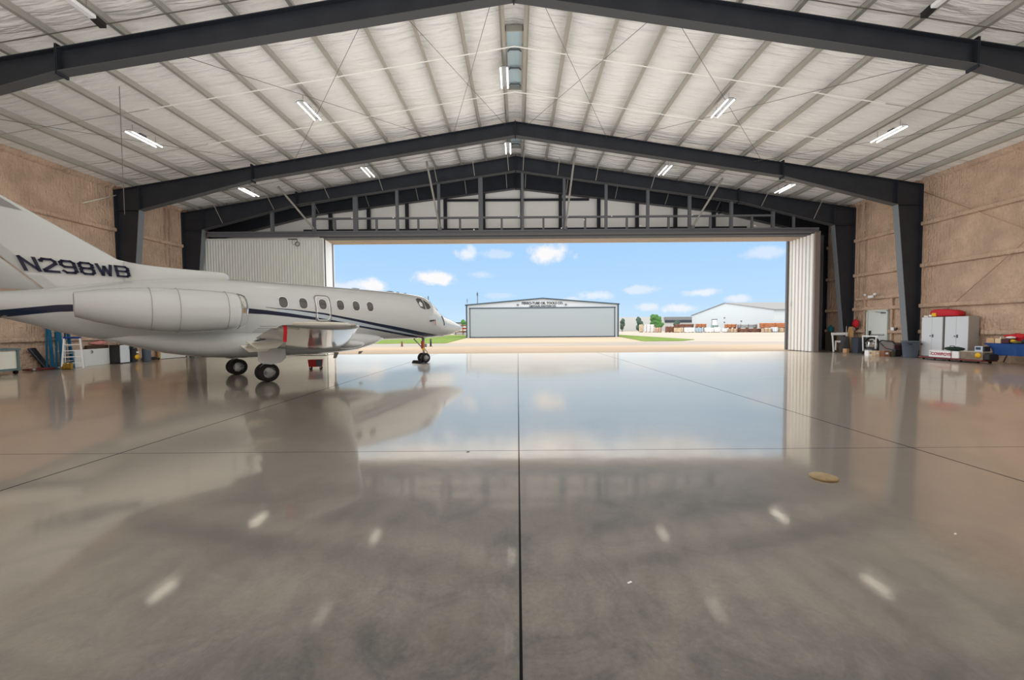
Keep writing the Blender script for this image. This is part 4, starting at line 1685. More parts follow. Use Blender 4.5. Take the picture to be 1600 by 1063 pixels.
slab('ground', [(-500, 23.2), (500, 23.2), (500, 900), (-500, 900)], -0.3, -0.035, YARD, 'pale concrete yard reaching to the far warehouses', 'ground')
slab('apron', [(-60, 23.22), (60, 23.22), (60, 30.0), (22, 32.6), (-60, 32.5)], -0.034, -0.012, APRON, 'tan concrete apron just outside the hangar doors', 'apron')
slab('road', [(-90, 32.52), (22, 32.62), (60, 30.02), (60, 31.5), (30, 36.5), (19.5, 41.5), (-90, 40.4)], -0.034, -0.014, ROAD, 'grey asphalt taxi lane crossing in front of the far hangar', 'road')
slab('forecourt', [(-7.4, 40.5), (13.4, 41.2), (16.2, 63.2), (-8.2, 63.2)], -0.034, -0.010, APRON, 'tan concrete forecourt of the far hangar', 'forecourt')
slab('lawn', [(-120, 40.5), (-7.45, 40.5), (-8.30, 63.1), (-8.65, 64), (-8.8, 84), (-13.5, 94), (-120, 104)], -0.034, 0.02, GRASS, 'mown green lawn left of the far hangar', 'lawn', 'stuff')
slab('lawn', [(13.45, 42.6), (18.0, 42.9), (21.0, 46.8), (20.9, 80), (16.75, 80), (16.6, 63)], -0.034, 0.02, GRASS, 'narrow green lawn tapering to a point right of the far hangar', 'lawn', 'stuff')

# far hangar
HY = 63.3
fh = empty('small_hangar', (4.0, HY, 0), 'grey gabled hangar with dark trim and company name facing the doorway', 'hangar')
mb = MB()
hx0, hx1, hrx = -8.2, 16.15, 4.0
mb.prism([(hx0, 0), (hx0, 5.2), (hrx, 6.2), (hx1, 5.2), (hx1, 0)], HY, HY + 22, mat('hangar_siding', (0.44, 0.465, 0.49, 1), .6), 'XZ')
mb.build('wall', fh)
mb = MB()
mb.prism([(hx0 - .2, 5.18), (hrx, 6.18), (hx1 + .2, 5.18), (hx1 + .2, 5.34), (hrx, 6.36), (hx0 - .2, 5.34)], HY - .25, HY + 22.3, CHARTRIM, 'XZ')
mb.build('roof', fh)
mb = MB()
for x in (hx0 + .02, hx1 - .02):
    mb.box((x, HY - .06, 2.6), (.2, .14, 5.2), CHARTRIM)
mb.build('corner_trim', fh)
mb = MB()
dx0, dx1, dz = -7.62, 15.55, 4.72
mb.box((4.0, HY - .08, dz / 2 + .08), (dx1 - dx0, .12, dz - .16), DOORGREY)
dr = mb.build('bifold_door', fh)
mb = MB()
mb.box(((dx0 + dx1) / 2, HY - .12, dz + .03), (dx1 - dx0 + .3, .16, .16), CHARTRIM)
mb.box(((dx0 + dx1) / 2, HY - .12, .06), (dx1 - dx0 + .2, .16, .13), CHARTRIM)
for x in (dx0 - .02, dx1 + .02):
    mb.box((x, HY - .12, dz / 2), (.14, .16, dz), CHARTRIM)
mb.build('door_frame', dr)
T = Matrix.Translation((4.0, HY - .03, 5.48)) @ Matrix.Rotation(PI / 2, 4, 'X')
o = text_mesh('sign_letters', 'FERRO-TUBE OIL TOOLS CO.', 0.53, SIGNBLACK, T, fh, 1.0, .02, sx=0.96, bold=.014)
T = Matrix.Translation((4.05, HY - .03, 5.02)) @ Matrix.Rotation(PI / 2, 4, 'X')
o = text_mesh('sign_letters', 'CENTAUR AVIATION CO.', 0.37, SIGNBLACK, T, fh, 1.0, .02, sx=1.02, bold=.010)
for x in (0.05, 7.75):
    mb = MB()
    mb.box((x, HY - .12, 5.25), (.28, .2, .24), GREYSTEEL, bev=.03)
    mb.build('flood_light', fh)

# big warehouse on the right, gable towards us
wh = empty('warehouse', (90, 131, 0), 'large white gabled warehouse with grey roof behind the pipe yard', 'warehouse')
mb = MB()
WHW = mat('white_siding', (0.44, 0.475, 0.49, 1), .6)
mb.prism([(106.2, 0), (156, 0), (156, 6.0), (131.2, 9.3), (106.2, 6.0)], 69, 125, WHW, 'YZ')
mb.build('wall', wh)
mb = MB()
mb.prism([(105.6, 5.95), (131.2, 9.32), (156.6, 5.95), (156.6, 6.12), (131.2, 9.5), (105.6, 6.12)], 68.7, 125.5, ROOFGREY, 'YZ')
mb.build('roof', wh)
mb = MB()
mb.box((68.93, 138, 2.0), (.12, 3.2, 4.0), WHITEPAINT)
mb.box((68.90, 139.7, 2.0), (.14, .3, 4.1), CHARTRIM)
mb.box((68.90, 138, 4.1), (.14, 3.7, .25), CHARTRIM)
mb.build('roll_up_door', wh)
for y, z in ((131.4, 4.5), (131.4, 3.0), (121.5, 3.2)):
    mb = MB()
    mb.box((68.92, y, z), (.14, .55, .4), GREYSTEEL)
    mb.build('wall_light', wh)
# low grey building
gb = empty('office_building', (52, 170, 0), 'low grey flat building with dark window band beyond the pipe yard', 'building')
mb = MB()
mb.box((48.0, 176, 3.0), (54.5, 12, 6.0), GREYWALL)
mb.build('wall', gb)
mb = MB()
mb.box((69.5, 169.8, 5.3), (12.5, .6, 1.3), ROOFGREY)
mb.build('fascia', gb)
mb = MB()
mb.box((69.6, 169.9, 4.0), (12.2, .4, .95), mat('dark_window_band', (.03, .04, .05, 1), .3))
mb.build('window_band', gb)
lb = empty('office_building', (-17, 118, 0), 'low grey building just showing between the jet nose and the far hangar', 'building')
mb = MB()
mb.box((-18, 121, 1.6), (13, 6, 3.2), GREYWALL)
mb.build('wall', lb)
mb = MB()
mb.box((-18, 121, 3.3), (13.6, 6.6, .25), CHARTRIM)
mb.build('roof', lb)


def pipe_stack(name, x0, x1, z0, z1, y, m, label, cat, ends=False):
    root = empty(name, ((x0 + x1) / 2, y + .6, 0), label, cat, 'pipe stacks and crates in the yard')
    mb = MB()
    r = min(.16, (z1 - z0) / 4)
    n = max(2, int((z1 - z0) / (2 * r)))
    rnd = random.Random(int(x0 * 10))
    for k in range(n):
        for q_ in range(4):
            dx = rnd.uniform(-.15, .15)
            mb.tube([(x0 + .1 + dx * .5, y + q_ * 2 * r, z0 + r + k * 2 * r), (x1 - .1 + dx * .5, y + q_ * 2 * r, z0 + r + k * 2 * r)], r * .96, m, 8)
    mb.build('pipe_bundle', root)
    mb = MB()
    for t in (.08, .5, .92):
        x = x0 + (x1 - x0) * t
        mb.box((x, y + .5, z0 / 2), (.14, 1.3, max(.06, z0)), RUSTD)
        mb.box((x, y - .2, z0 + (z1 - z0) * .5), (.08, .06, (z1 - z0)), RUSTD)
    mb.build('rack', root)
    return root


def crate(name, x0, x1, z1, y, m, label, cat):
    root = empty(name, ((x0 + x1) / 2, y + .5, 0), label, cat, 'pipe stacks and crates in the yard')
    mb = MB()
    mb.box(((x0 + x1) / 2, y + .5, z1 / 2 + .06), (x1 - x0 - .05, 1.0, z1 - .12), m, bev=.05)
    mb.build('body', root)
    mb = MB()
    for t in (.1, .5, .9):
        mb.box((x0 + (x1 - x0) * t, y + .5, .06), (.12, 1.0, .12), RUSTD)
    mb.build('skid', root)
    mb = MB()
    for t in (.25, .75):
        mb.box((x0 + (x1 - x0) * t, y + .5, z1 / 2 + .06), (.06, 1.02, z1 - .08), GREYPL)
    mb.build('band', root)
    return root


PALE = mat('pale_tarp', (0.72, 0.72, 0.70, 1), .7, var=.08)
PINKT = mat('pinkish_tan', (0.58, 0.40, 0.31, 1), .8, var=.2)
TANM = mat('tan_timber', (0.50, 0.38, 0.25, 1), .8, var=.25)
BLUEG = mat('blue_grey_tarp', (0.30, 0.40, 0.46, 1), .6)
GREYPIPE = mat('grey_pipe', (0.30, 0.31, 0.31, 1), .6, var=.2)
RUSTO = mat('orange_rust_pipe', (0.40, 0.15, 0.06, 1), .8, var=.3)
crate('reel_crate', 37.9, 38.9, 2.4, 122, TANM, 'tan crate at the left end of the pipe yard', 'crate')
pipe_stack('pipe_stack', 38.9, 41.8, .1, 2.4, 120, PALE, 'white wrapped pipe stack, leftmost in the yard', 'pipe stack')
pipe_stack('pipe_stack', 40.5, 42.4, .1, 1.7, 116, PINKT, 'pinkish low pipe stack right of the white wrapped one', 'pipe stack')
pipe_stack('pipe_stack', 42.6, 45.0, .1, 1.95, 113, RUSTD, 'dark rusty pipe stack below the round green tree', 'pipe stack')
crate('steel_crate', 44.0, 46.3, 1.3, 110, TANM, 'tan crate left of the big whitish one', 'crate')
pipe_stack('pipe_stack', 45.4, 50.6, 1.40, 2.45, 113, RUSTD, 'raised dark rusty pipe rack left of the warehouse', 'pipe stack')
crate('steel_crate', 46.4, 49.0, 1.36, 109, PALE, 'whitish crate below the raised rusty rack', 'crate')
crate('covered_crate', 49.15, 50.9, 1.25, 108, BLUEG, 'blue grey covered crate in the yard', 'crate')
pipe_stack('pipe_stack', 50.9, 53.7, 1.44, 2.42, 112, RUSTO, 'rusty raised rack left of the warehouse door', 'pipe stack')
crate('steel_crate', 51.6, 53.8, 1.32, 108, PALE, 'pale crate below the rack left of the warehouse door', 'crate')
crate('steel_crate', 54.0, 55.3, 1.39, 107.5, WHITEPAINT, 'white crate in front of the warehouse door', 'crate')
pipe_stack('pipe_stack', 55.4, 57.0, 1.41, 2.03, 112, mat('teal_pipe', (.22, .36, .34, 1), .6), 'small teal pipe rack by the warehouse door', 'pipe stack')
crate('steel_crate', 55.8, 56.8, 1.12, 106.5, PALE, 'small pale crate right of the white one', 'crate')
pipe_stack('pipe_stack', 57.4, 60.3, 1.25, 2.32, 108.5, RUSTO, 'raised red rusty pipe rack near the middle of the warehouse wall', 'pipe stack')
pipe_stack('pipe_stack', 56.9, 59.2, .02, 1.15, 106, TANM, 'tan timber stack below the red rusty rack', 'pipe stack')
pipe_stack('pipe_stack', 60.6, 65.8, 1.18, 2.28, 108, GREYPIPE, 'raised grey pipe rack in front of the warehouse', 'pipe stack')
pipe_stack('pipe_stack', 59.6, 62.3, .02, 1.08, 106, RUSTD, 'dark red pipe stack below the grey rack, its left half', 'pipe stack')
pipe_stack('pipe_stack', 62.5, 65.4, .02, 1.06, 105.5, RUSTD, 'dark red pipe stack below the grey rack, its right half', 'pipe stack')
pipe_stack('pipe_stack', 64.7, 71.8, 1.14, 2.45, 104.5, RUSTO, 'long raised orange rusty pipe rack at the right end', 'pipe stack')
pipe_stack('pipe_stack', 64.1, 66.4, .02, 1.04, 102.8, TANM, 'tan pipe stack left of the pale blue crate', 'pipe stack')
crate('steel_crate', 66.5, 67.8, 1.29, 102.6, mat('pale_blue_crate', (.55, .60, .68, 1), .5), 'pale blue crate below the orange rack', 'crate')
pipe_stack('pipe_stack', 68.0, 70.9, .02, 1.01, 102.8, TANM, 'tan pipe stack right of the pale blue crate', 'pipe stack')
# racks left of the far hangar
root = empty('pipe_rack', (-12.6, 97, 0), 'dark red and white pipe rack seen between the jet nose and the far hangar', 'pipe stack')
for k, (m_, z) in enumerate(((GREYPIPE, .25), (RUSTD, .75), (PALE, 1.15), (REDPAINT, 1.5), (PALE, 1.9), (RUSTD, 2.25))):
    mb = MB()
    for q_ in range(3):
        mb.tube([(-15.5, 96 + q_ * .4, z), (-9.8, 96 + q_ * .4, z)], .16, m_, 8)
    mb.build('pipe_row', root)
for x in (-15.2, -13.4, -11.6, -10.0):
    mb = MB()
    mb.box((x, 96.4, 1.28), (.14, 1.3, 2.5), RUSTD)
    mb.build('upright', root)


def leaf_tree(x, y, h, r, m, label, seed, trunk=.35, n=5):
    root = empty('tree', (x, y, 0), label, 'tree', 'trees beyond the yard')
    rnd = random.Random(seed)
    mb = MB()
    for k in range(n):
        a = rnd.uniform(0, 6.28)
        rr = r * rnd.uniform(.1, .5)
        zz = h * trunk + (h * (1 - trunk)) * (k + .5) / n
        q_ = r * rnd.uniform(.6, .8)
        mb.blob((x + rr * math.cos(a), y + rr * math.sin(a), zz), (q_, q_, h * (1 - trunk) * .32), m, seed=seed + k, amp=.22)
    mb.build('crown', root)
    mb = MB()
    mb.tube([(x, y, 0), (x + .05, y, h * .5), (x, y, h * .8)], [.16, .11, .05], BARK, 8)
    mb.build('trunk', root)


leaf_tree(39.8, 150, 4.3, .95, LEAFD, 'small thin dark tree closest to the far hangar right edge', 3, .3)
leaf_tree(42.6, 138, 4.5, 1.15, LEAFD, 'dark upright tree second from the far hangar', 5, .25)
leaf_tree(49.6, 140, 5.1, 2.2, LEAF, 'round bright green tree behind the pipe stacks', 8, .2, 7)
leaf_tree(64.0, 158, 3.6, 1.5, LEAFD, 'dark shrub in front of the window band', 12, .1)
leaf_tree(-15.2, 111, 3.5, 1.1, LEAF, 'small green tree above the jet nose tip', 15, .3)

for x, y, h, lab, arm in ((-20.3, 90, 9.0, 'dark utility pole rising above the jet cockpit', False), (-9.3, 92, 10.0, 'dark utility pole behind the left roof slope of the far hangar', True), (-13.6, 107, 9.6, 'thin pale pole beside the far hangar left edge', False)):
    root = empty('utility_pole', (x, y, 0), lab, 'pole')
    mb = MB()
    mb.tube([(x, y, 0), (x, y, h)], [.16, .11] if 'thin' not in lab else [.07, .05], GREYPL, 8)
    mb.build('pole', root)
    mb = MB()
    mb.box((x, y - .2, h - .5), (.35, .3, .5) if arm else (.18, .16, .9), GREYPL)
    mb.build('transformer', root)
for x, y, h, m_, lab in ((-7.39, 33.4, .64, BLACK, 'black marker post by the lane below the jet nose'), (-9.95, 33.8, .42, RUSTD, 'short brown marker post by the lane left of the nose wheel')):
    mb = MB()
    mb.tube([(x, y, -.02), (x, y, h)], .075, m_, 10)
    mb.lathe([(.11, -.015), (.11, .03), (.08, .05)], m_, (x, y, 0), (0, 0, 1), 10)
    tag(mb.build('marker_post'), lab, 'post', 'marker posts by the lane')

# ================================================================ THINGS ALONG THE LEFT WALL
# grey tool cart at the frame edge
cx, cy = -18.05, 13.45
root = empty('tool_cart', (cx, cy, 0), 'grey steel tool cart with red sign at the left picture edge', 'cart')
TEAL = mat('grey_teal_steel', (0.10, 0.16, 0.16, 1), .5)
mb = MB()
for dx in (-.55, .55):
    for dy in (-.3, .3):
        mb.box((cx + dx, cy + dy, .50), (.06, .06, .78), TEAL)
mb.box((cx, cy, .87), (1.2, .7, .07), TEAL)
mb.box((cx, cy, .16), (1.2, .7, .06), TEAL)
mb.build('frame', root)
mb = MB()
mb.box((cx, cy - .31, .50), (1.04, .02, .60), CREAM)
mb.box((cx + .53, cy, .50), (.02, .54, .60), CREAM)
mb.build('panel', root)
mb = MB()
mb.box((cx + .32, cy - .33, .68), (.38, .02, .13), REDPAINT)
mb.build('red_label', root)
for dx in (-.5, .5):
    for dy in (-.26, .26):
        mb = MB()
        mb.lathe([(.02, -.025), (.075, -.025), (.075, .025), (.02, .025)], DARK, (cx + dx, cy + dy, .075), (0, 1, 0), 14)
        mb.build('caster', root)
# black folded creeper leaning at the wall
mb = MB()
Q = [(15.38, .03), (14.90, .84), (15.12, .86), (15.58, .05)]
mb.prism([(-18.36, 15.72), (-18.30, 15.76), (-18.30, 15.80), (-18.36, 15.80)], .02, .03, BLACK, 'XY')
mb.v, mb.f, mb.mi, mb.sm = [], [], [], []
mb.prism(Q, -18.60, -18.54, BLACK, 'YZ')
mb.bar((-18.52, 15.38, .06), (-18.52, 14.90, .84), .03, .03, GREYPL, (1, 0, 0))
tag(mb.build('folding_creeper'), 'black folding creeper board leaning left of the blue ladders', 'creeper')
mb = MB()
mb.box((-18.3, 15.1, .05), (.30, 1.0, .06), mat('dark_red_steel', (.16, .03, .03, 1), .5), bev=.01)
for y in (14.7, 15.5):
    mb.lathe([(.0, -.03), (.05, -.03), (.05, .03), (.0, .03)], ALU, (-18.13, y, .05), (1, 0, 0), 12)
tag(mb.build('floor_jack'), 'low dark red jack lying on the floor below the folding creeper', 'jack')


def stepladder(x, y, h, wid, rail, tread, lean, label, steps, cat='ladder', top=None, grp='ladders at the left wall', spread=.18, rz=0.0):
    """folded stepladder standing on the floor, leaning by lean radians; width along its local x"""
    root = empty('stepladder', (x, y, 0), label, cat, grp)
    Tm = Matrix.Translation((x, y, 0)) @ Matrix.Rotation(rz, 4, 'Z') @ Matrix.Rotation(lean, 4, 'Y')
    for s_ in (-1, 1):
        mb = MB()
        a = Tm @ Vector((0.02, s_ * wid / 2, .02))
        b = Tm @ Vector((0.0, s_ * wid * .36, h))
        mb.bar(a, b, .045, .10, rail, (Tm.to_3x3() @ Vector((1, 0, 0))))
        mb.build('front_rail', root)
        mb = MB()
        a = Tm @ Vector((-spread, s_ * wid * .46, .04))
        b = Tm @ Vector((-.05, s_ * wid * .34, h * .97))
        mb.bar(a, b, .03, .05, rail, (Tm.to_3x3() @ Vector((1, 0, 0))))
        mb.build('rear_rail', root)
    for k in range(steps):
        t = (k + 1) / (steps + 1)
        w = wid * (1 - .28 * t)
        mb = MB()
        a = Tm @ Vector((.02, -w / 2, h * t))
        b = Tm @ Vector((.02, w / 2, h * t))
        mb.bar(a, b, .09, .03, tread, (0, 0, 1))
        mb.build('step', root)
        mb = MB()
        a = Tm @ Vector((-spread + (spread - .05) * t, -w * .45, h * t))
        b = Tm @ Vector((-spread + (spread - .05) * t, w * .45, h * t))
        mb.bar(a, b, .03, .02, tread, (0, 0, 1))
        mb.build('rear_brace', root)
    mb = MB()
    mb.box((-.04, 0, h + .03), (.20, wid * .80, .07), top or rail, 0, Tm, bev=.015)
    mb.build('top_cap', root)
    return root


stepladder(-18.30, 15.62, 2.35, .50, BLUE, ALU, -.05, 'tall blue fibreglass stepladder nearest the left wall', 7, rz=.25)
stepladder(-17.98, 15.66, 2.10, .48, BLUE, ALU, -.04, 'blue fibreglass stepladder between the tall one and the white one', 6, rz=.25)
stepladder(-17.45, 15.40, 1.20, .58, WHITEPAINT, WHITEPAINT, -.05, 'white stepladder with four steps in front of the blue ladders', 4, top=mat('bright_blue_cap', (.01, .04, .22, 1), .4), spread=.34, rz=-.9)
mb = MB()
for k in range(5):
    mb.tube([(-17.6 + .07 * k, 15.20 + .04 * (k % 2), .06), (-17.57 + .06 * k, 15.27, .26 - .03 * (k % 3))], .045, BRASS, 8)
    mb.blob((-17.6 + .07 * k, 15.20, .07), (.07, .06, .07), BRASS, amp=.2, seed=k)
tag(mb.build('brass_fittings'), 'heap of brass coloured fittings inside the foot of the white stepladder', 'fittings', kind='stuff')
# folded white table
root = empty('folding_table', (-18.4, 16.9, 0), 'white folded table leaning on edge along the left wall', 'table')
mb = MB()
Tm = Matrix.Translation((-18.22, 16.83, .0)) @ Matrix.Rotation(.25, 4, 'Z')
TW = mat('off_white_laminate', (.70, .70, .66, 1), .4)
mb.box((0, 0, .36), (.06, 1.86, .72), TW, 0, Tm, bev=.015)
mb.build('top', root)
mb = MB()
mb.tube([Tm @ Vector((.05, -.1, .66)), Tm @ Vector((.09, -.1, .60)), Tm @ Vector((.05, -.1, .54))], .015, BLACK, 6)
mb.build('latch', root)
mb = MB()
mb.box((-.05, -.6, .36), (.03, .05, .6), GREYSTEEL, 0, Tm)
mb.box((-.05, .6, .36), (.03, .05, .6), GREYSTEEL, 0, Tm)
mb.build('folded_legs', root)
mb = MB()
mb.box((-18.62, 17.40, .43), (.10, .9, .86), BROWN, bev=.01)
tag(mb.build('wooden_board'), 'dark brown board standing behind the white folded table', 'panel')
mb = MB()
mb.blob((-18.62, 17.5, .955), (.06, .34, .08), mat('pink_bag', (.62, .25, .22, 1), .7), seed=4, amp=.2)
tag(mb.build('pink_bag'), 'pink bag lying on top of the dark brown board', 'bag')
# small fridge
root = empty('mini_fridge', (-18.22, 18.0, 0), 'small white door fridge with black sides by the left wall', 'fridge')
Tm = Matrix.Translation((-18.22, 18.0, 0)) @ Matrix.Rotation(.1, 4, 'Z')
mb = MB()
mb.box((-.04, 0, .44), (.42, .46, .82), BLACK, 0, Tm, bev=.015)
mb.build('body', root)
mb = MB()
mb.box((.205, 0, .44), (.05, .46, .80), mat('white_fridge_door', (.66, .69, .72, 1), .3), 0, Tm, bev=.012)
dq = mb.build('door', root)
mb = MB()
mb.box((.25, .2, .70), (.02, .03, .12), GREYPL, 0, Tm)
mb.build('handle', dq)
# black compressor and drum
root = empty('air_compressor', (-18.3, 18.32 - .0, 0), 'black compressor with yellow gauge wheel right of the fridge', 'compressor')
x, y = -18.04, 18.42
mb = MB()
mb.box((x, y - .02, .34), (.30, .22, .60), BLACK, bev=.03)
mb.box((x, y - .02, .78), (.28, .22, .24), mat('dark_green_paint', (.015, .05, .035, 1), .5), bev=.02)
mb.build('body', root)
mb = MB()
mb.lathe([(.04, 0), (.12, 0), (.12, .03), (.04, .03)], YELLOW, (x + .17, y + .02, .26), (1, 0, -.05), 18)
mb.build('gauge_wheel', root)
mb = MB()
mb.box((x + .17, y + .06, .48), (.02, .12, .08), CREAM)
mb.build('label_plate', root)
mb = MB()
mb.tube([(x + .1, y - .1, .66), (x + .2, y - .1, .70), (x + .2, y + .12, .70), (x + .1, y + .12, .9)], .014, ALU, 6)
mb.build('pipe', root)
mb = MB()
mb.lathe([(0, 0), (.16, 0), (.165, .04), (.16, .30), (.165, .45), (.16, .80), (.0, .81)], GREYPL, (-17.95, 19.0, 0), (0, 0, 1), 24)
tag(mb.build('drum'), 'slim blue grey drum between the compressor and the second frame', 'drum')
mb = MB()
mb.box((-18.45, 19.75, .07), (.34, .7, .07), BLACK, bev=.03)
mb.blob((-18.45, 19.75, .12), (.15, .3, .05), BLACK, amp=.05)
for dx in (-.13, .13):
    for dy in (-.28, .28):
        mb.lathe([(.0, -.02), (.035, -.02), (.035, .02), (.0, .02)], DARK, (-18.45 + dx, 19.75 + dy, .035), (0, 1, 0), 10)
tag(mb.build('creeper'), 'low black mechanic creeper at the left wall beyond the second frame', 'creeper')
mb = MB()
mb.box((-18.5, 21.1, .38), (.05, 1.5, .72), TW, -.03, bev=.01)
tag(mb.build('white_board'), 'white board standing at the left wall below the fuselage', 'board')
mb = MB()
mb.box((-18.52, 20.28, .60), (.08, .12, 1.2), WOOD, bev=.01)
tag(mb.build('timber'), 'upright brown timber beside the white board at the left wall', 'timber')
mb = MB()
mb.box((-18.45, 21.98, .45), (.06, .12, .9), mat('pale_green_post', (.35, .42, .32, 1), .6), bev=.01)
tag(mb.build('green_post'), 'pale green upright plank at the end of the white board', 'plank')

# red rolling tool box under the wing
x, y = -7.52, 14.62
root = empty('rolling_tool_box', (x, y, 0), 'small red and grey rolling tool box on the floor beyond the near wing', 'tool box')
mb = MB()
Tm = Matrix.Translation((x, y, 0)) @ Matrix.Rotation(.35, 4, 'Z')
mb.prism([(-.22, .10), (.22, .10), (.25, .37), (-.25, .37)], -.15, .15, REDPAINT, 'XZ')
mb.v = [Tm @ p for p in mb.v]
mb.build('body', root)
mb = MB()
mb.box((.12, -.155, .24), (.20, .02, .24), GREYPL, 0, Tm)
mb.build('side_panel', root)
for dx in (-.17, .17):
    for dy in (-.1, .1):
        mb = MB()
        mb.lathe([(.0, -.02), (.045, -.02), (.045, .02), (.0, .02)], DARK, Tm @ Vector((dx, dy, .045)), (0, 1, 0), 12)
        mb.box((dx, dy, .075), (.03, .05, .07), ALU, 0, Tm)
        mb.build('caster', root)

# ================================================================ THINGS ALONG THE RIGHT WALL
def cabinet(y, label):
    root = empty('storage_cabinet', (18.56, y, 0), label, 'cabinet', 'white storage cabinets')
    CW = mat('white_cabinet_enamel', (.60, .62, .64, 1), .35)
    CS = mat('shaded_cabinet_side', (.34, .31, .28, 1), .4)  # cabinet side darkened in colour to imitate shade away from the doorway
    mb = MB()
    mb.box((18.575, y, .95), (.43, .88, 1.76), CS, bev=.008)
    mb.build('body', root)
    for s_ in (-1, 1):
        mb = MB()
        mb.box((18.345, y + s_ * .219, .96), (.03, .432, 1.72), CW, bev=.006)
        dq = mb.build('door', root)
        mb = MB()
        mb.box((18.322, y + s_ * .05, 1.0), (.018, .05, .13) if s_ < 0 else (.012, .04, .05), GREYPL)
        mb.build('handle', dq)
    mb = MB()
    mb.box((18.57, y, .035), (.40, .84, .07), BLACK)
    mb.build('plinth', root)
    return root


cabinet(17.43, 'white two door storage cabinet next to the grey bin')
cabinet(16.46, 'white two door storage cabinet with its painted-shade side showing')
# red holdall on the cabinets
root = empty('holdall', (18.5, 17.05, 1.835), 'red holdall with yellow and white end lying across both cabinets', 'bag')
mb = MB()
rr = []
for t in range(9):
    yy = 17.58 - 1.12 * t / 8
    h = .33 * (1 - .5 * max(0, t / 8 - .45)) * (.8 if t in (0, 8) else 1)
    rr.append([(18.55 + .17 * math.copysign(abs(math.cos(a)) ** .5, math.cos(a)) * (1 if t not in (0, 8) else .9), yy, 1.84 + h / 2 + h / 2 * math.copysign(abs(math.sin(a)) ** .4, math.sin(a))) for a in [2 * PI * k / 16 for k in range(16)]])
mb.loft(rr, RED)
mb.build('body', root)
mb = MB()
mb.box((18.38, 17.40, 1.93), (.03, .18, .14), mat('yellow_fabric', (.75, .45, .03, 1), .7))
mb.box((18.38, 17.54, 1.89), (.03, .12, .08), WHITEPAINT)
mb.build('end_patch', root)
mb = MB()
mb.box((18.5, 17.78, 1.865), (.16, .18, .07), CREAM, bev=.01)
tag(mb.build('small_box'), 'small cream box on the left storage cabinet', 'box')

# grey waste bin
root = empty('waste_bin', (18.0, 18.02, 0), 'large grey round waste bin before the second frame column', 'bin')
mb = MB()
mb.lathe([(0, .0), (.25, .0), (.255, .03), (.30, .70), (.31, .71), (.285, .71), (.24, .05), (0, .05)], GREYPL, (18.0, 18.02, 0), (0, 0, 1), 32)
mb.build('body', root)
mb = MB()
mb.lathe([(.295, .69), (.325, .69), (.33, .74), (.31, .76), (.288, .74)], GREYPL, (18.0, 18.02, 0), (0, 0, 1), 32, caps=False)
mb.build('rim', root)
for s_ in (-1, 1):
    mb = MB()
    mb.tube([(18.0 + s_ * .20, 18.02 - .25 - .0, .60), (18.0 + s_ * .27, 18.02 - .27, .62), (18.0 + s_ * .30, 18.02 - .16, .64)], .018, BLACK, 6)
    mb.build('handle', root)

# low red cart with boxes in front of the cabinets
root = empty('platform_cart', (17.75, 15.95, 0), 'long low dark red platform cart in front of the cabinets', 'cart')
DR = mat('dark_red_steel', (.16, .03, .03, 1), .5)
mb = MB()
mb.box((17.78, 15.97, .10), (.62, 2.35, .05), DR, bev=.01)
mb.build('deck', root)
for dy in (-1.0, 0, 1.0):
    for dx in (-.24, .24):
        mb = MB()
        mb.lathe([(.0, -.02), (.037, -.02), (.037, .02), (.0, .02)], DARK, (17.78 + dx, 15.97 + dy, .038), (1, 0, 0), 12)
        mb.build('caster', root)
SW = mat('white_carton', (.78, .77, .74, 1), .6)
root = empty('white_carton', (17.75, 16.385, .125), 'long white carton with red capitals lying on the low cart', 'carton')
mb = MB()
mb.box((17.75, 16.385, .27), (.34, .83, .28), SW, bev=.006)
mb.build('body', root)
# lettering faces -x; reading direction runs from far (+y) to near (-y)
Tm = Matrix.Translation((17.575, 16.32, .26)) @ Matrix(((0, 0, -1, 0), (-1, 0, 0, 0), (0, 1, 0, 0), (0, 0, 0, 1)))
text_mesh('lettering', 'COWBOYS', .165, mat('red_print', (.36, .03, .06, 1), .6), Tm, root, 1.0, .002, sx=.93, bold=.006)['label'] = 'red capitals'
mb = MB()
mb.tube([(17.574, 16.77, .33), (17.574, 16.73, .37), (17.574, 16.69, .33), (17.574, 16.76, .24), (17.574, 16.71, .20)], .007, GREYPL, 4)
mb.build('emblem', root)
mb = MB()
mb.box((17.75, 15.80, .27), (.32, .25, .28), SW, bev=.008)
tag(mb.build('white_box'), 'small white box next to the lettered carton on the low cart', 'box')
root = empty('wooden_crate', (17.8, 15.25, .125), 'long grey brown wooden crate at the near end of the low cart', 'crate')
mb = MB()
mb.box((17.82, 15.24, .27), (.44, .74, .29), mat('weathered_wood', (.22, .17, .125, 1), .7, var=.2, vscale=5), bev=.008)
mb.box((17.82, 15.24, .43), (.47, .78, .03), mat('pale_wood', (.48, .42, .33, 1), .6), bev=.004)
mb.build('body', root)
mb = MB()
mb.lathe([(0, 0), (.10, 0), (.10, .02), (0, .02)], YELLOW, (17.60, 15.02, .30), (-1, 0, 0), 20)
mb.build('reflector', root)
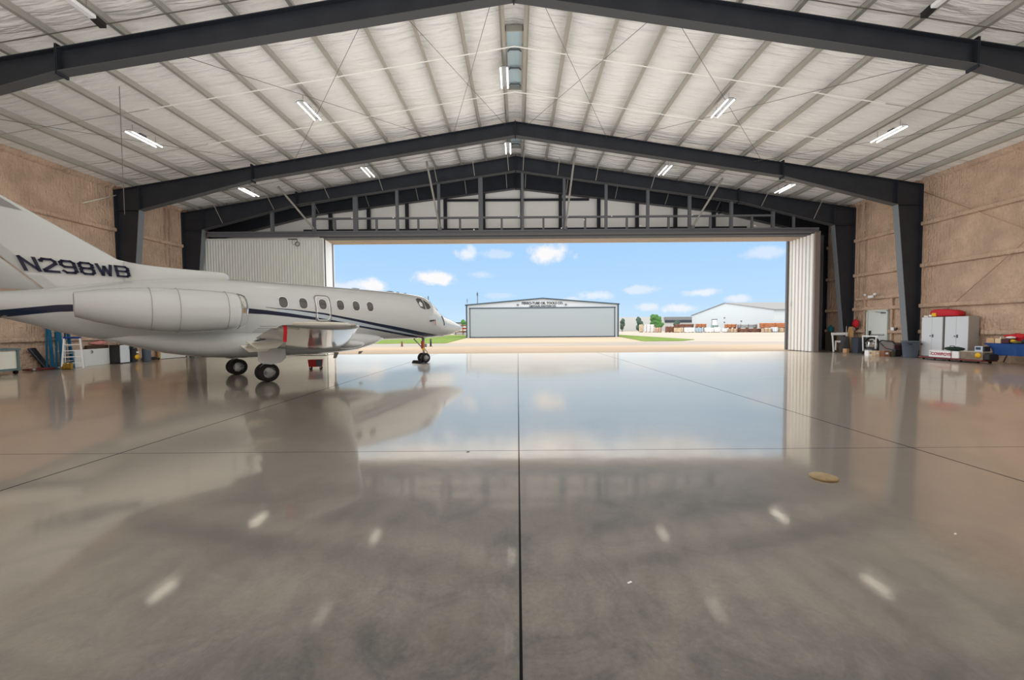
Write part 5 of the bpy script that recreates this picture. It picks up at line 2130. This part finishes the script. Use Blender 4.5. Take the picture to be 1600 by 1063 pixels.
# green bag
root = empty('duffel_bag', (17.78, 15.98, .415), 'dark green duffel bag lying on the white boxes of the low cart', 'bag')
mb = MB()
mb.blob((17.75, 15.97, .50), (.15, .36, .09), GREEN, seed=3, amp=.08)
mb.build('body', root)
mb = MB()
mb.tube([(17.66, 15.85, .56), (17.63, 15.9, .63), (17.63, 16.02, .63), (17.66, 16.08, .56)], .012, GREEN, 6)
mb.build('strap', root)
mb = MB()
mb.box((17.82, 15.09, .545), (.26, .26, .20), mat('pale_blue_carton', (.50, .56, .66, 1), .5), bev=.008)
mb.box((17.685, 15.10, .56), (.01, .16, .10), CHARTRIM)
tag(mb.build('tool_case'), 'pale blue case with dark label on the wooden crate', 'case')
mb = MB()
mb.box((17.78, 14.745, .25), (.36, .19, .24), BLACK, bev=.03)
mb.tube([(17.66, 14.81, .36), (17.66, 14.74, .40), (17.66, 14.68, .36)], .015, BLACK, 6)
tag(mb.build('tool_bag'), 'black tool bag at the near end of the low cart', 'bag')
mb = MB()
mb.box((17.80, 14.92, .545), (.22, .07, .20), BLACK, bev=.02)
tag(mb.build('battery_charger'), 'black charger beside the pale blue case on the crate', 'charger')

# table with blue cloth
root = empty('folding_table', (18.35, 13.75, 0), 'folding table with dark curved legs under the blue cloth at right edge', 'table')
mb = MB()
mb.box((18.38, 13.78, .735), (.66, 2.5, .045), CREAM, bev=.01)
mb.build('top', root)
for y in (14.85, 13.1):
    mb = MB()
    mb.tube([(18.06, y + .22, .02), (18.06, y + .12, .30), (18.06, y + .05, .60), (18.06, y, .71)], .018, GREYSTEEL, 6)
    mb.tube([(18.64, y + .22, .02), (18.64, y + .12, .30), (18.64, y + .05, .60), (18.64, y, .71)], .018, GREYSTEEL, 6)
    mb.tube([(18.06, y + .12, .30), (18.64, y + .12, .30)], .014, GREYSTEEL, 6)
    mb.build('leg_frame', root)
# draped cloth as one sheet
mb = MB()
rows = []
ny = 40
for i in range(ny + 1):
    y = 15.16 - 2.6 * i / ny
    row = []
    ed = max(0.0, 1 - i / 5.0)
    drop = .40 * (1 - ed * .85)
    w = .012 * math.sin(i * 1.9) + .010 * math.sin(i * .8)
    row.append((18.68, y, .768))
    row.append((18.3, y, .770))
    row.append((18.0, y, .770))
    row.append((17.965 + w * .4, y - .01, .735))
    for k in range(1, 5):
        row.append((17.955 - .012 * k + w * k * .6, y - .015 * k - .05 * ed * k, .735 - drop * k / 4))
    rows.append(row)
mb.loft(rows, BLUECLOTH, True, False, closed=False)
cl = mb.build('table_cloth')
tag(cl, 'blue cloth draped over the folding table at the right picture edge', 'cloth')
tz = .772
mb = MB()
mb.box((18.15, 15.02, tz + .095), (.22, .24, .19), CARD, bev=.006)
tag(mb.build('cardboard_box'), 'tan cardboard box at the left end of the blue table', 'box')
mb = MB()
mb.box((18.15, 14.79, tz + .09), (.20, .18, .18), mat('light_cardboard', (.66, .52, .33, 1), .7), bev=.006)
for k in range(4):
    mb.box((18.15 - .05 + .03 * k, 14.74 + .03 * k, tz + .2), (.02, .015, .06), SW)
tag(mb.build('cardboard_box'), 'light carton of papers, second from left on the blue table', 'box')
mb = MB()
mb.box((18.15, 14.55, tz + .085), (.26, .24, .17), mat('dark_maroon_case', (.06, .015, .02, 1), .5), bev=.02)
tag(mb.build('case'), 'dark maroon case in the middle of the blue table', 'case')
mb = MB()
mb.blob((18.45, 14.50, tz + .24), (.16, .34, .12), RED, seed=11, amp=.2)
mb.blob((18.45, 14.50, tz + .10), (.14, .30, .11), RED, seed=12, amp=.1)
tag(mb.build('red_cloth_bag'), 'large red cloth bag heaped at the back of the blue table', 'bag')
mb = MB()
mb.blob((18.1, 14.27, tz + .05), (.12, .15, .05), mat('olive_fabric', (.16, .15, .05, 1), .8), seed=9, amp=.2)
mb.blob((18.05, 14.33, tz + .10), (.06, .07, .05), YELLOW, seed=10, amp=.1)
tag(mb.build('work_gloves'), 'olive and yellow work gloves lying on the blue table', 'gloves')
mb = MB()
mb.blob((18.2, 14.52, tz + .215), (.10, .12, .05), SW, seed=15, amp=.1)
tag(mb.build('white_hat'), 'white hat on the dark maroon case', 'hat')
mb = MB()
mb.blob((18.12, 13.98, tz + .105), (.12, .15, .09), BLACK, seed=20, amp=.15)
tag(mb.build('black_bag'), 'round black bag on the blue table near the picture edge', 'bag')
mb = MB()
mb.blob((18.25, 13.62, tz + .14), (.15, .13, .12), ORANGE, seed=22, amp=.15)
tag(mb.build('orange_vest'), 'orange safety vest bundled at the right picture edge', 'vest')

# group between second and third frame, right
root = empty('trestle', (17.95, 22.05, 0), 'white framed trestle standing before the third frame column', 'trestle')
mb = MB()
mb.bar((17.50, 21.95, 1.03), (18.38, 21.95, 1.03), .06, .14, WHITEPAINT)
mb.build('top_bar', root)
for xa, xb in ((17.55, 17.62), (18.33, 18.42)):
    mb = MB()
    mb.bar((xa, 21.95, 1.0), (xb, 21.93, .02), .06, .05, WHITEPAINT, (0, 1, 0))
    mb.build('leg', root)
mb = MB()
mb.bar((17.72, 21.95, .60), (18.0, 21.95, .60), .05, .10, WHITEPAINT)
mb.bar((17.74, 21.95, .58), (17.74, 21.95, .12), .05, .05, WHITEPAINT, (0, 1, 0))
mb.build('brace', root)
mb = MB()
mb.prism([(17.85, .02), (18.36, .02), (18.30, .86), (18.14, .90)], 21.72, 21.86, mat('dark_grey_sheet', (.07, .07, .075, 1), .6), 'XZ')
tag(mb.build('grey_panel'), 'dark grey slanted panel leaning inside the white trestle', 'panel')
mb = MB()
mb.box((18.02, 21.58, .11), (.22, .2, .22), CARD, .3, bev=.01)
tag(mb.build('cardboard_box'), 'small brown box on the floor in front of the white trestle', 'box')
mb = MB()
mb.box((17.22, 22.95, .38), (.36, .5, .52), mat('blue_plastic', (.008, .13, .27, 1), .4), bev=.06)
mb.box((17.22, 22.95, .66), (.34, .46, .08), mat('faded_pink_lid', (.30, .16, .2, 1), .5), bev=.03)
mb.box((17.22, 22.95, .06), (.30, .42, .12), ALU)
tag(mb.build('cool_box'), 'blue cool box in the dark corner beside the ribbed door panel', 'cool box')
mb = MB()
mb.lathe([(0, 0), (.14, 0), (.15, .05), (.15, .26), (.06, .34), (.05, .40), (.0, .40)], mat('teal_plastic', (.01, .12, .15, 1), .3), (18.45, 23.2, 1.12), (0, 0, 1), 18)
q = tag(mb.build('water_jug'), 'teal water jug on a dark stand above the white trestle', 'jug')
mb = MB()
mb.box((18.45, 23.2, .56), (.36, .36, 1.118), mat('dark_olive_steel', (.05, .045, .035, 1), .6), bev=.01)
tag(mb.build('stand'), 'dark stand in the corner behind the white trestle', 'stand')
mb = MB()
mb.box((18.1, 21.35 + .28, .03), (.30, .16, .06), BLACK, bev=.015)
tag(mb.build('floor_mat'), 'low black tray on the floor behind the white trestle', 'tray')
mb = MB()
mb.prism([(21.73, .10), (21.82, .02), (21.98, .02), (22.05, .30), (22.08, 1.2), (22.0, 1.42), (21.76, 1.42), (21.71, 1.1)], 18.50, 18.54, WOOD, 'YZ')
tag(mb.build('plywood_board'), 'tall brown plywood board standing right of the third frame column', 'board')
mb = MB()
mb.tube([(18.38, 22.07, .02), (18.44, 22.08, 1.45)], .014, CREAM, 6)
tag(mb.build('thin_pole'), 'thin pale pole leaning left of the brown plywood board', 'pole')
root = empty('plastic_bin', (18.4, 21.25, 0), 'dark blue grey rectangular bin right of the plywood board', 'bin')
mb = MB()
DB = mat('dark_blue_grey_plastic', (.045, .055, .075, 1), .5)
mb.prism([(21.06, .0), (21.42, .0), (21.46, .80), (21.02, .80)], 18.2, 18.6, DB, 'YZ')
mb.build('body', root)
mb = MB()
mb.box((18.4, 21.24, .82), (.44, .48, .05), DB, bev=.01)
mb.build('rim', root)
mb = MB()
mb.blob((18.66, 21.74, 1.60), (.11, .17, .25), RED, seed=31, amp=.12)
mb.tube([(18.70, 21.74, 1.8), (18.74, 21.74, 1.95)], .012, BLACK, 6)
tag(mb.build('red_bag'), 'red bag hanging on the right wall above the dark bin', 'bag')

def shifted(mb, dx, dy, dz):
    mb.v = [p + Vector((dx, dy, dz)) for p in mb.v]
    return mb


# black and chrome machine
root = empty('pressure_washer', (18.25, 20.25, 0), 'black and chrome wheeled machine with white frame before the door', 'machine')
mb = MB()
mb.bar((18.15, 20.95, .02), (18.15, 21.0, .92), .04, .04, WHITEPAINT, (1, 0, 0))
mb.bar((18.15, 20.25, .30), (18.15, 20.22, .92), .04, .04, WHITEPAINT, (1, 0, 0))
mb.bar((18.15, 21.02, .93), (18.15, 20.10, .93), .05, .06, WHITEPAINT)
shifted(mb, 0, -.30, 0).build('frame', root)
mb = MB()
mb.tube([(18.28, 20.60 + .40 * math.cos(t * PI / 14), .46 + .40 * math.sin(t * PI / 14)) for t in range(28)], .06, DARK, 8, closed=True)
shifted(mb, 0, -.30, 0).build('hose_coil', root)
mb = MB()
mb.blob((18.25, 20.60, .48), (.18, .26, .24), CHROME, seed=40, amp=.18)
mb.box((18.22, 20.62, .20), (.30, .45, .14), GREYSTEEL, bev=.03)
mb.tube([(18.1, 20.75, .6), (18.05, 20.6, .4), (18.1, 20.45, .55)], .03, ALU, 8)
shifted(mb, 0, -.30, 0).build('engine', root)
mb = MB()
mb.box((18.25, 20.6, .075), (.36, .7, .06), BLACK)
for dy in (-.3, .3):
    mb.lathe([(.0, -.03), (.075, -.03), (.075, .03), (.0, .03)], DARK, (18.08, 20.6 + dy, .075), (1, 0, 0), 14)
shifted(mb, 0, -.30, 0).build('base', root)
# grey padded crate
root = empty('generator', (18.2, 19.28, 0), 'grey box shaped generator with dark top rail left of the waste bin', 'generator')
mb = MB()
mb.box((18.30, 19.60, .36), (.42, .78, .56), mat('warm_grey_plastic', (.16, .14, .125, 1), .6), bev=.03)
shifted(mb, 0, -.29, 0).build('body', root)
mb = MB()
mb.tube([(18.12, 20.0, .62), (18.12, 19.9, .72), (18.12, 19.3, .70), (18.12, 19.2, .60)], .035, BLACK, 8)
mb.tube([(18.07, 19.9, .6), (18.07, 19.6, .35), (18.07, 19.3, .3), (18.07, 19.2, .32)], .018, BLACK, 6)
shifted(mb, 0, -.29, 0).build('rail', root)
mb = MB()
mb.box((18.08, 19.55, .36), (.01, .08, .06), REDPAINT)
mb.box((18.30, 19.19, .30), (.40, .05, .5), mat('dark_purple_plastic', (.09, .03, .05, 1), .5))
shifted(mb, 0, -.29, 0).build('badge', root)
mb = MB()
mb.box((18.30, 19.6, .04), (.36, .6, .08), BLACK)
shifted(mb, 0, -.29, 0).build('foot', root)
for x, y, w, d, h, m_, lab in ((17.05, 19.1, .20, .22, .27, SW, 'white box at the left end of the row of small boxes'), (17.25, 19.05 - .1, .22, .2, .26, mat('light_cardboard', (.66, .52, .33, 1), .7), 'pale cardboard box second in the row of small boxes'), (17.50, 18.75, .27, .24, .27, mat('red_brown_carton', (.26, .12, .07, 1), .7), 'red brown printed carton in the row of small boxes'), (17.82, 18.92, .29, .26, .24, CARD, 'tan cardboard box at the right of the small box row')):
    root = empty('cardboard_box', (x, y, 0), lab, 'box', 'row of small boxes on the floor')
    mb = MB()
    mb.box((x, y, h / 2), (w, d, h), m_, bev=.006)
    mb.build('body', root)
    mb = MB()
    mb.box((x, y - d / 2 - .002, h * .55), (w * .5, .006, h * .35), SW if m_ is not SW else CARD)
    mb.build('label_patch', root)
mb = MB()
mb.box((17.75, 18.6, .12), (.12, .14, .24), mat('dark_olive', (.07, .07, .04, 1), .7), bev=.01)
tag(mb.build('olive_can'), 'small dark olive can between the boxes and the black crate', 'can')
mb = MB()
mb.box((17.98, 18.66, .17), (.26, .20, .34), BLACK, bev=.02)
tag(mb.build('black_crate'), 'small black crate on the floor behind the waste bin', 'crate')
mb = MB()
mb.tube([(18.12, 18.86, .02), (18.2, 18.85, .30), (18.35, 18.82, .5), (18.55, 18.79, .9)], .014, BLACK, 6)
tag(mb.build('black_hose'), 'thin black hose curving up beside the second frame column', 'hose')

# things lying on the open floor
mb = MB()
mb.lathe([(0, 0), (.112, 0), (.115, .004), (.115, .016), (.11, .02), (0, .02)], mat('dull_wood', (.30, .225, .12, 1), .6, var=.2, vscale=12), (2.93, 3.735, 0), (0, 0, 1), 40)
tag(mb.build('wooden_disc'), 'round thin wooden disc lying alone on the concrete floor', 'disc')
for (x, y, r, m_, lab) in ((.63, 2.20, .012, WHITEPAINT, 'tiny white paper scrap on the floor right of the centre joint'), (-.60, 4.62, .015, BLACK, 'tiny dark crumb on the floor left of the centre joint'), (3.05, 4.30 - 1.6, .010, WHITEPAINT, 'tiny white scrap on the floor below the wooden disc')):
    mb = MB()
    mb.box((x, y, .002), (r * 2.4, r, .004), m_, .5)
    tag(mb.build('scrap'), lab, 'scrap')
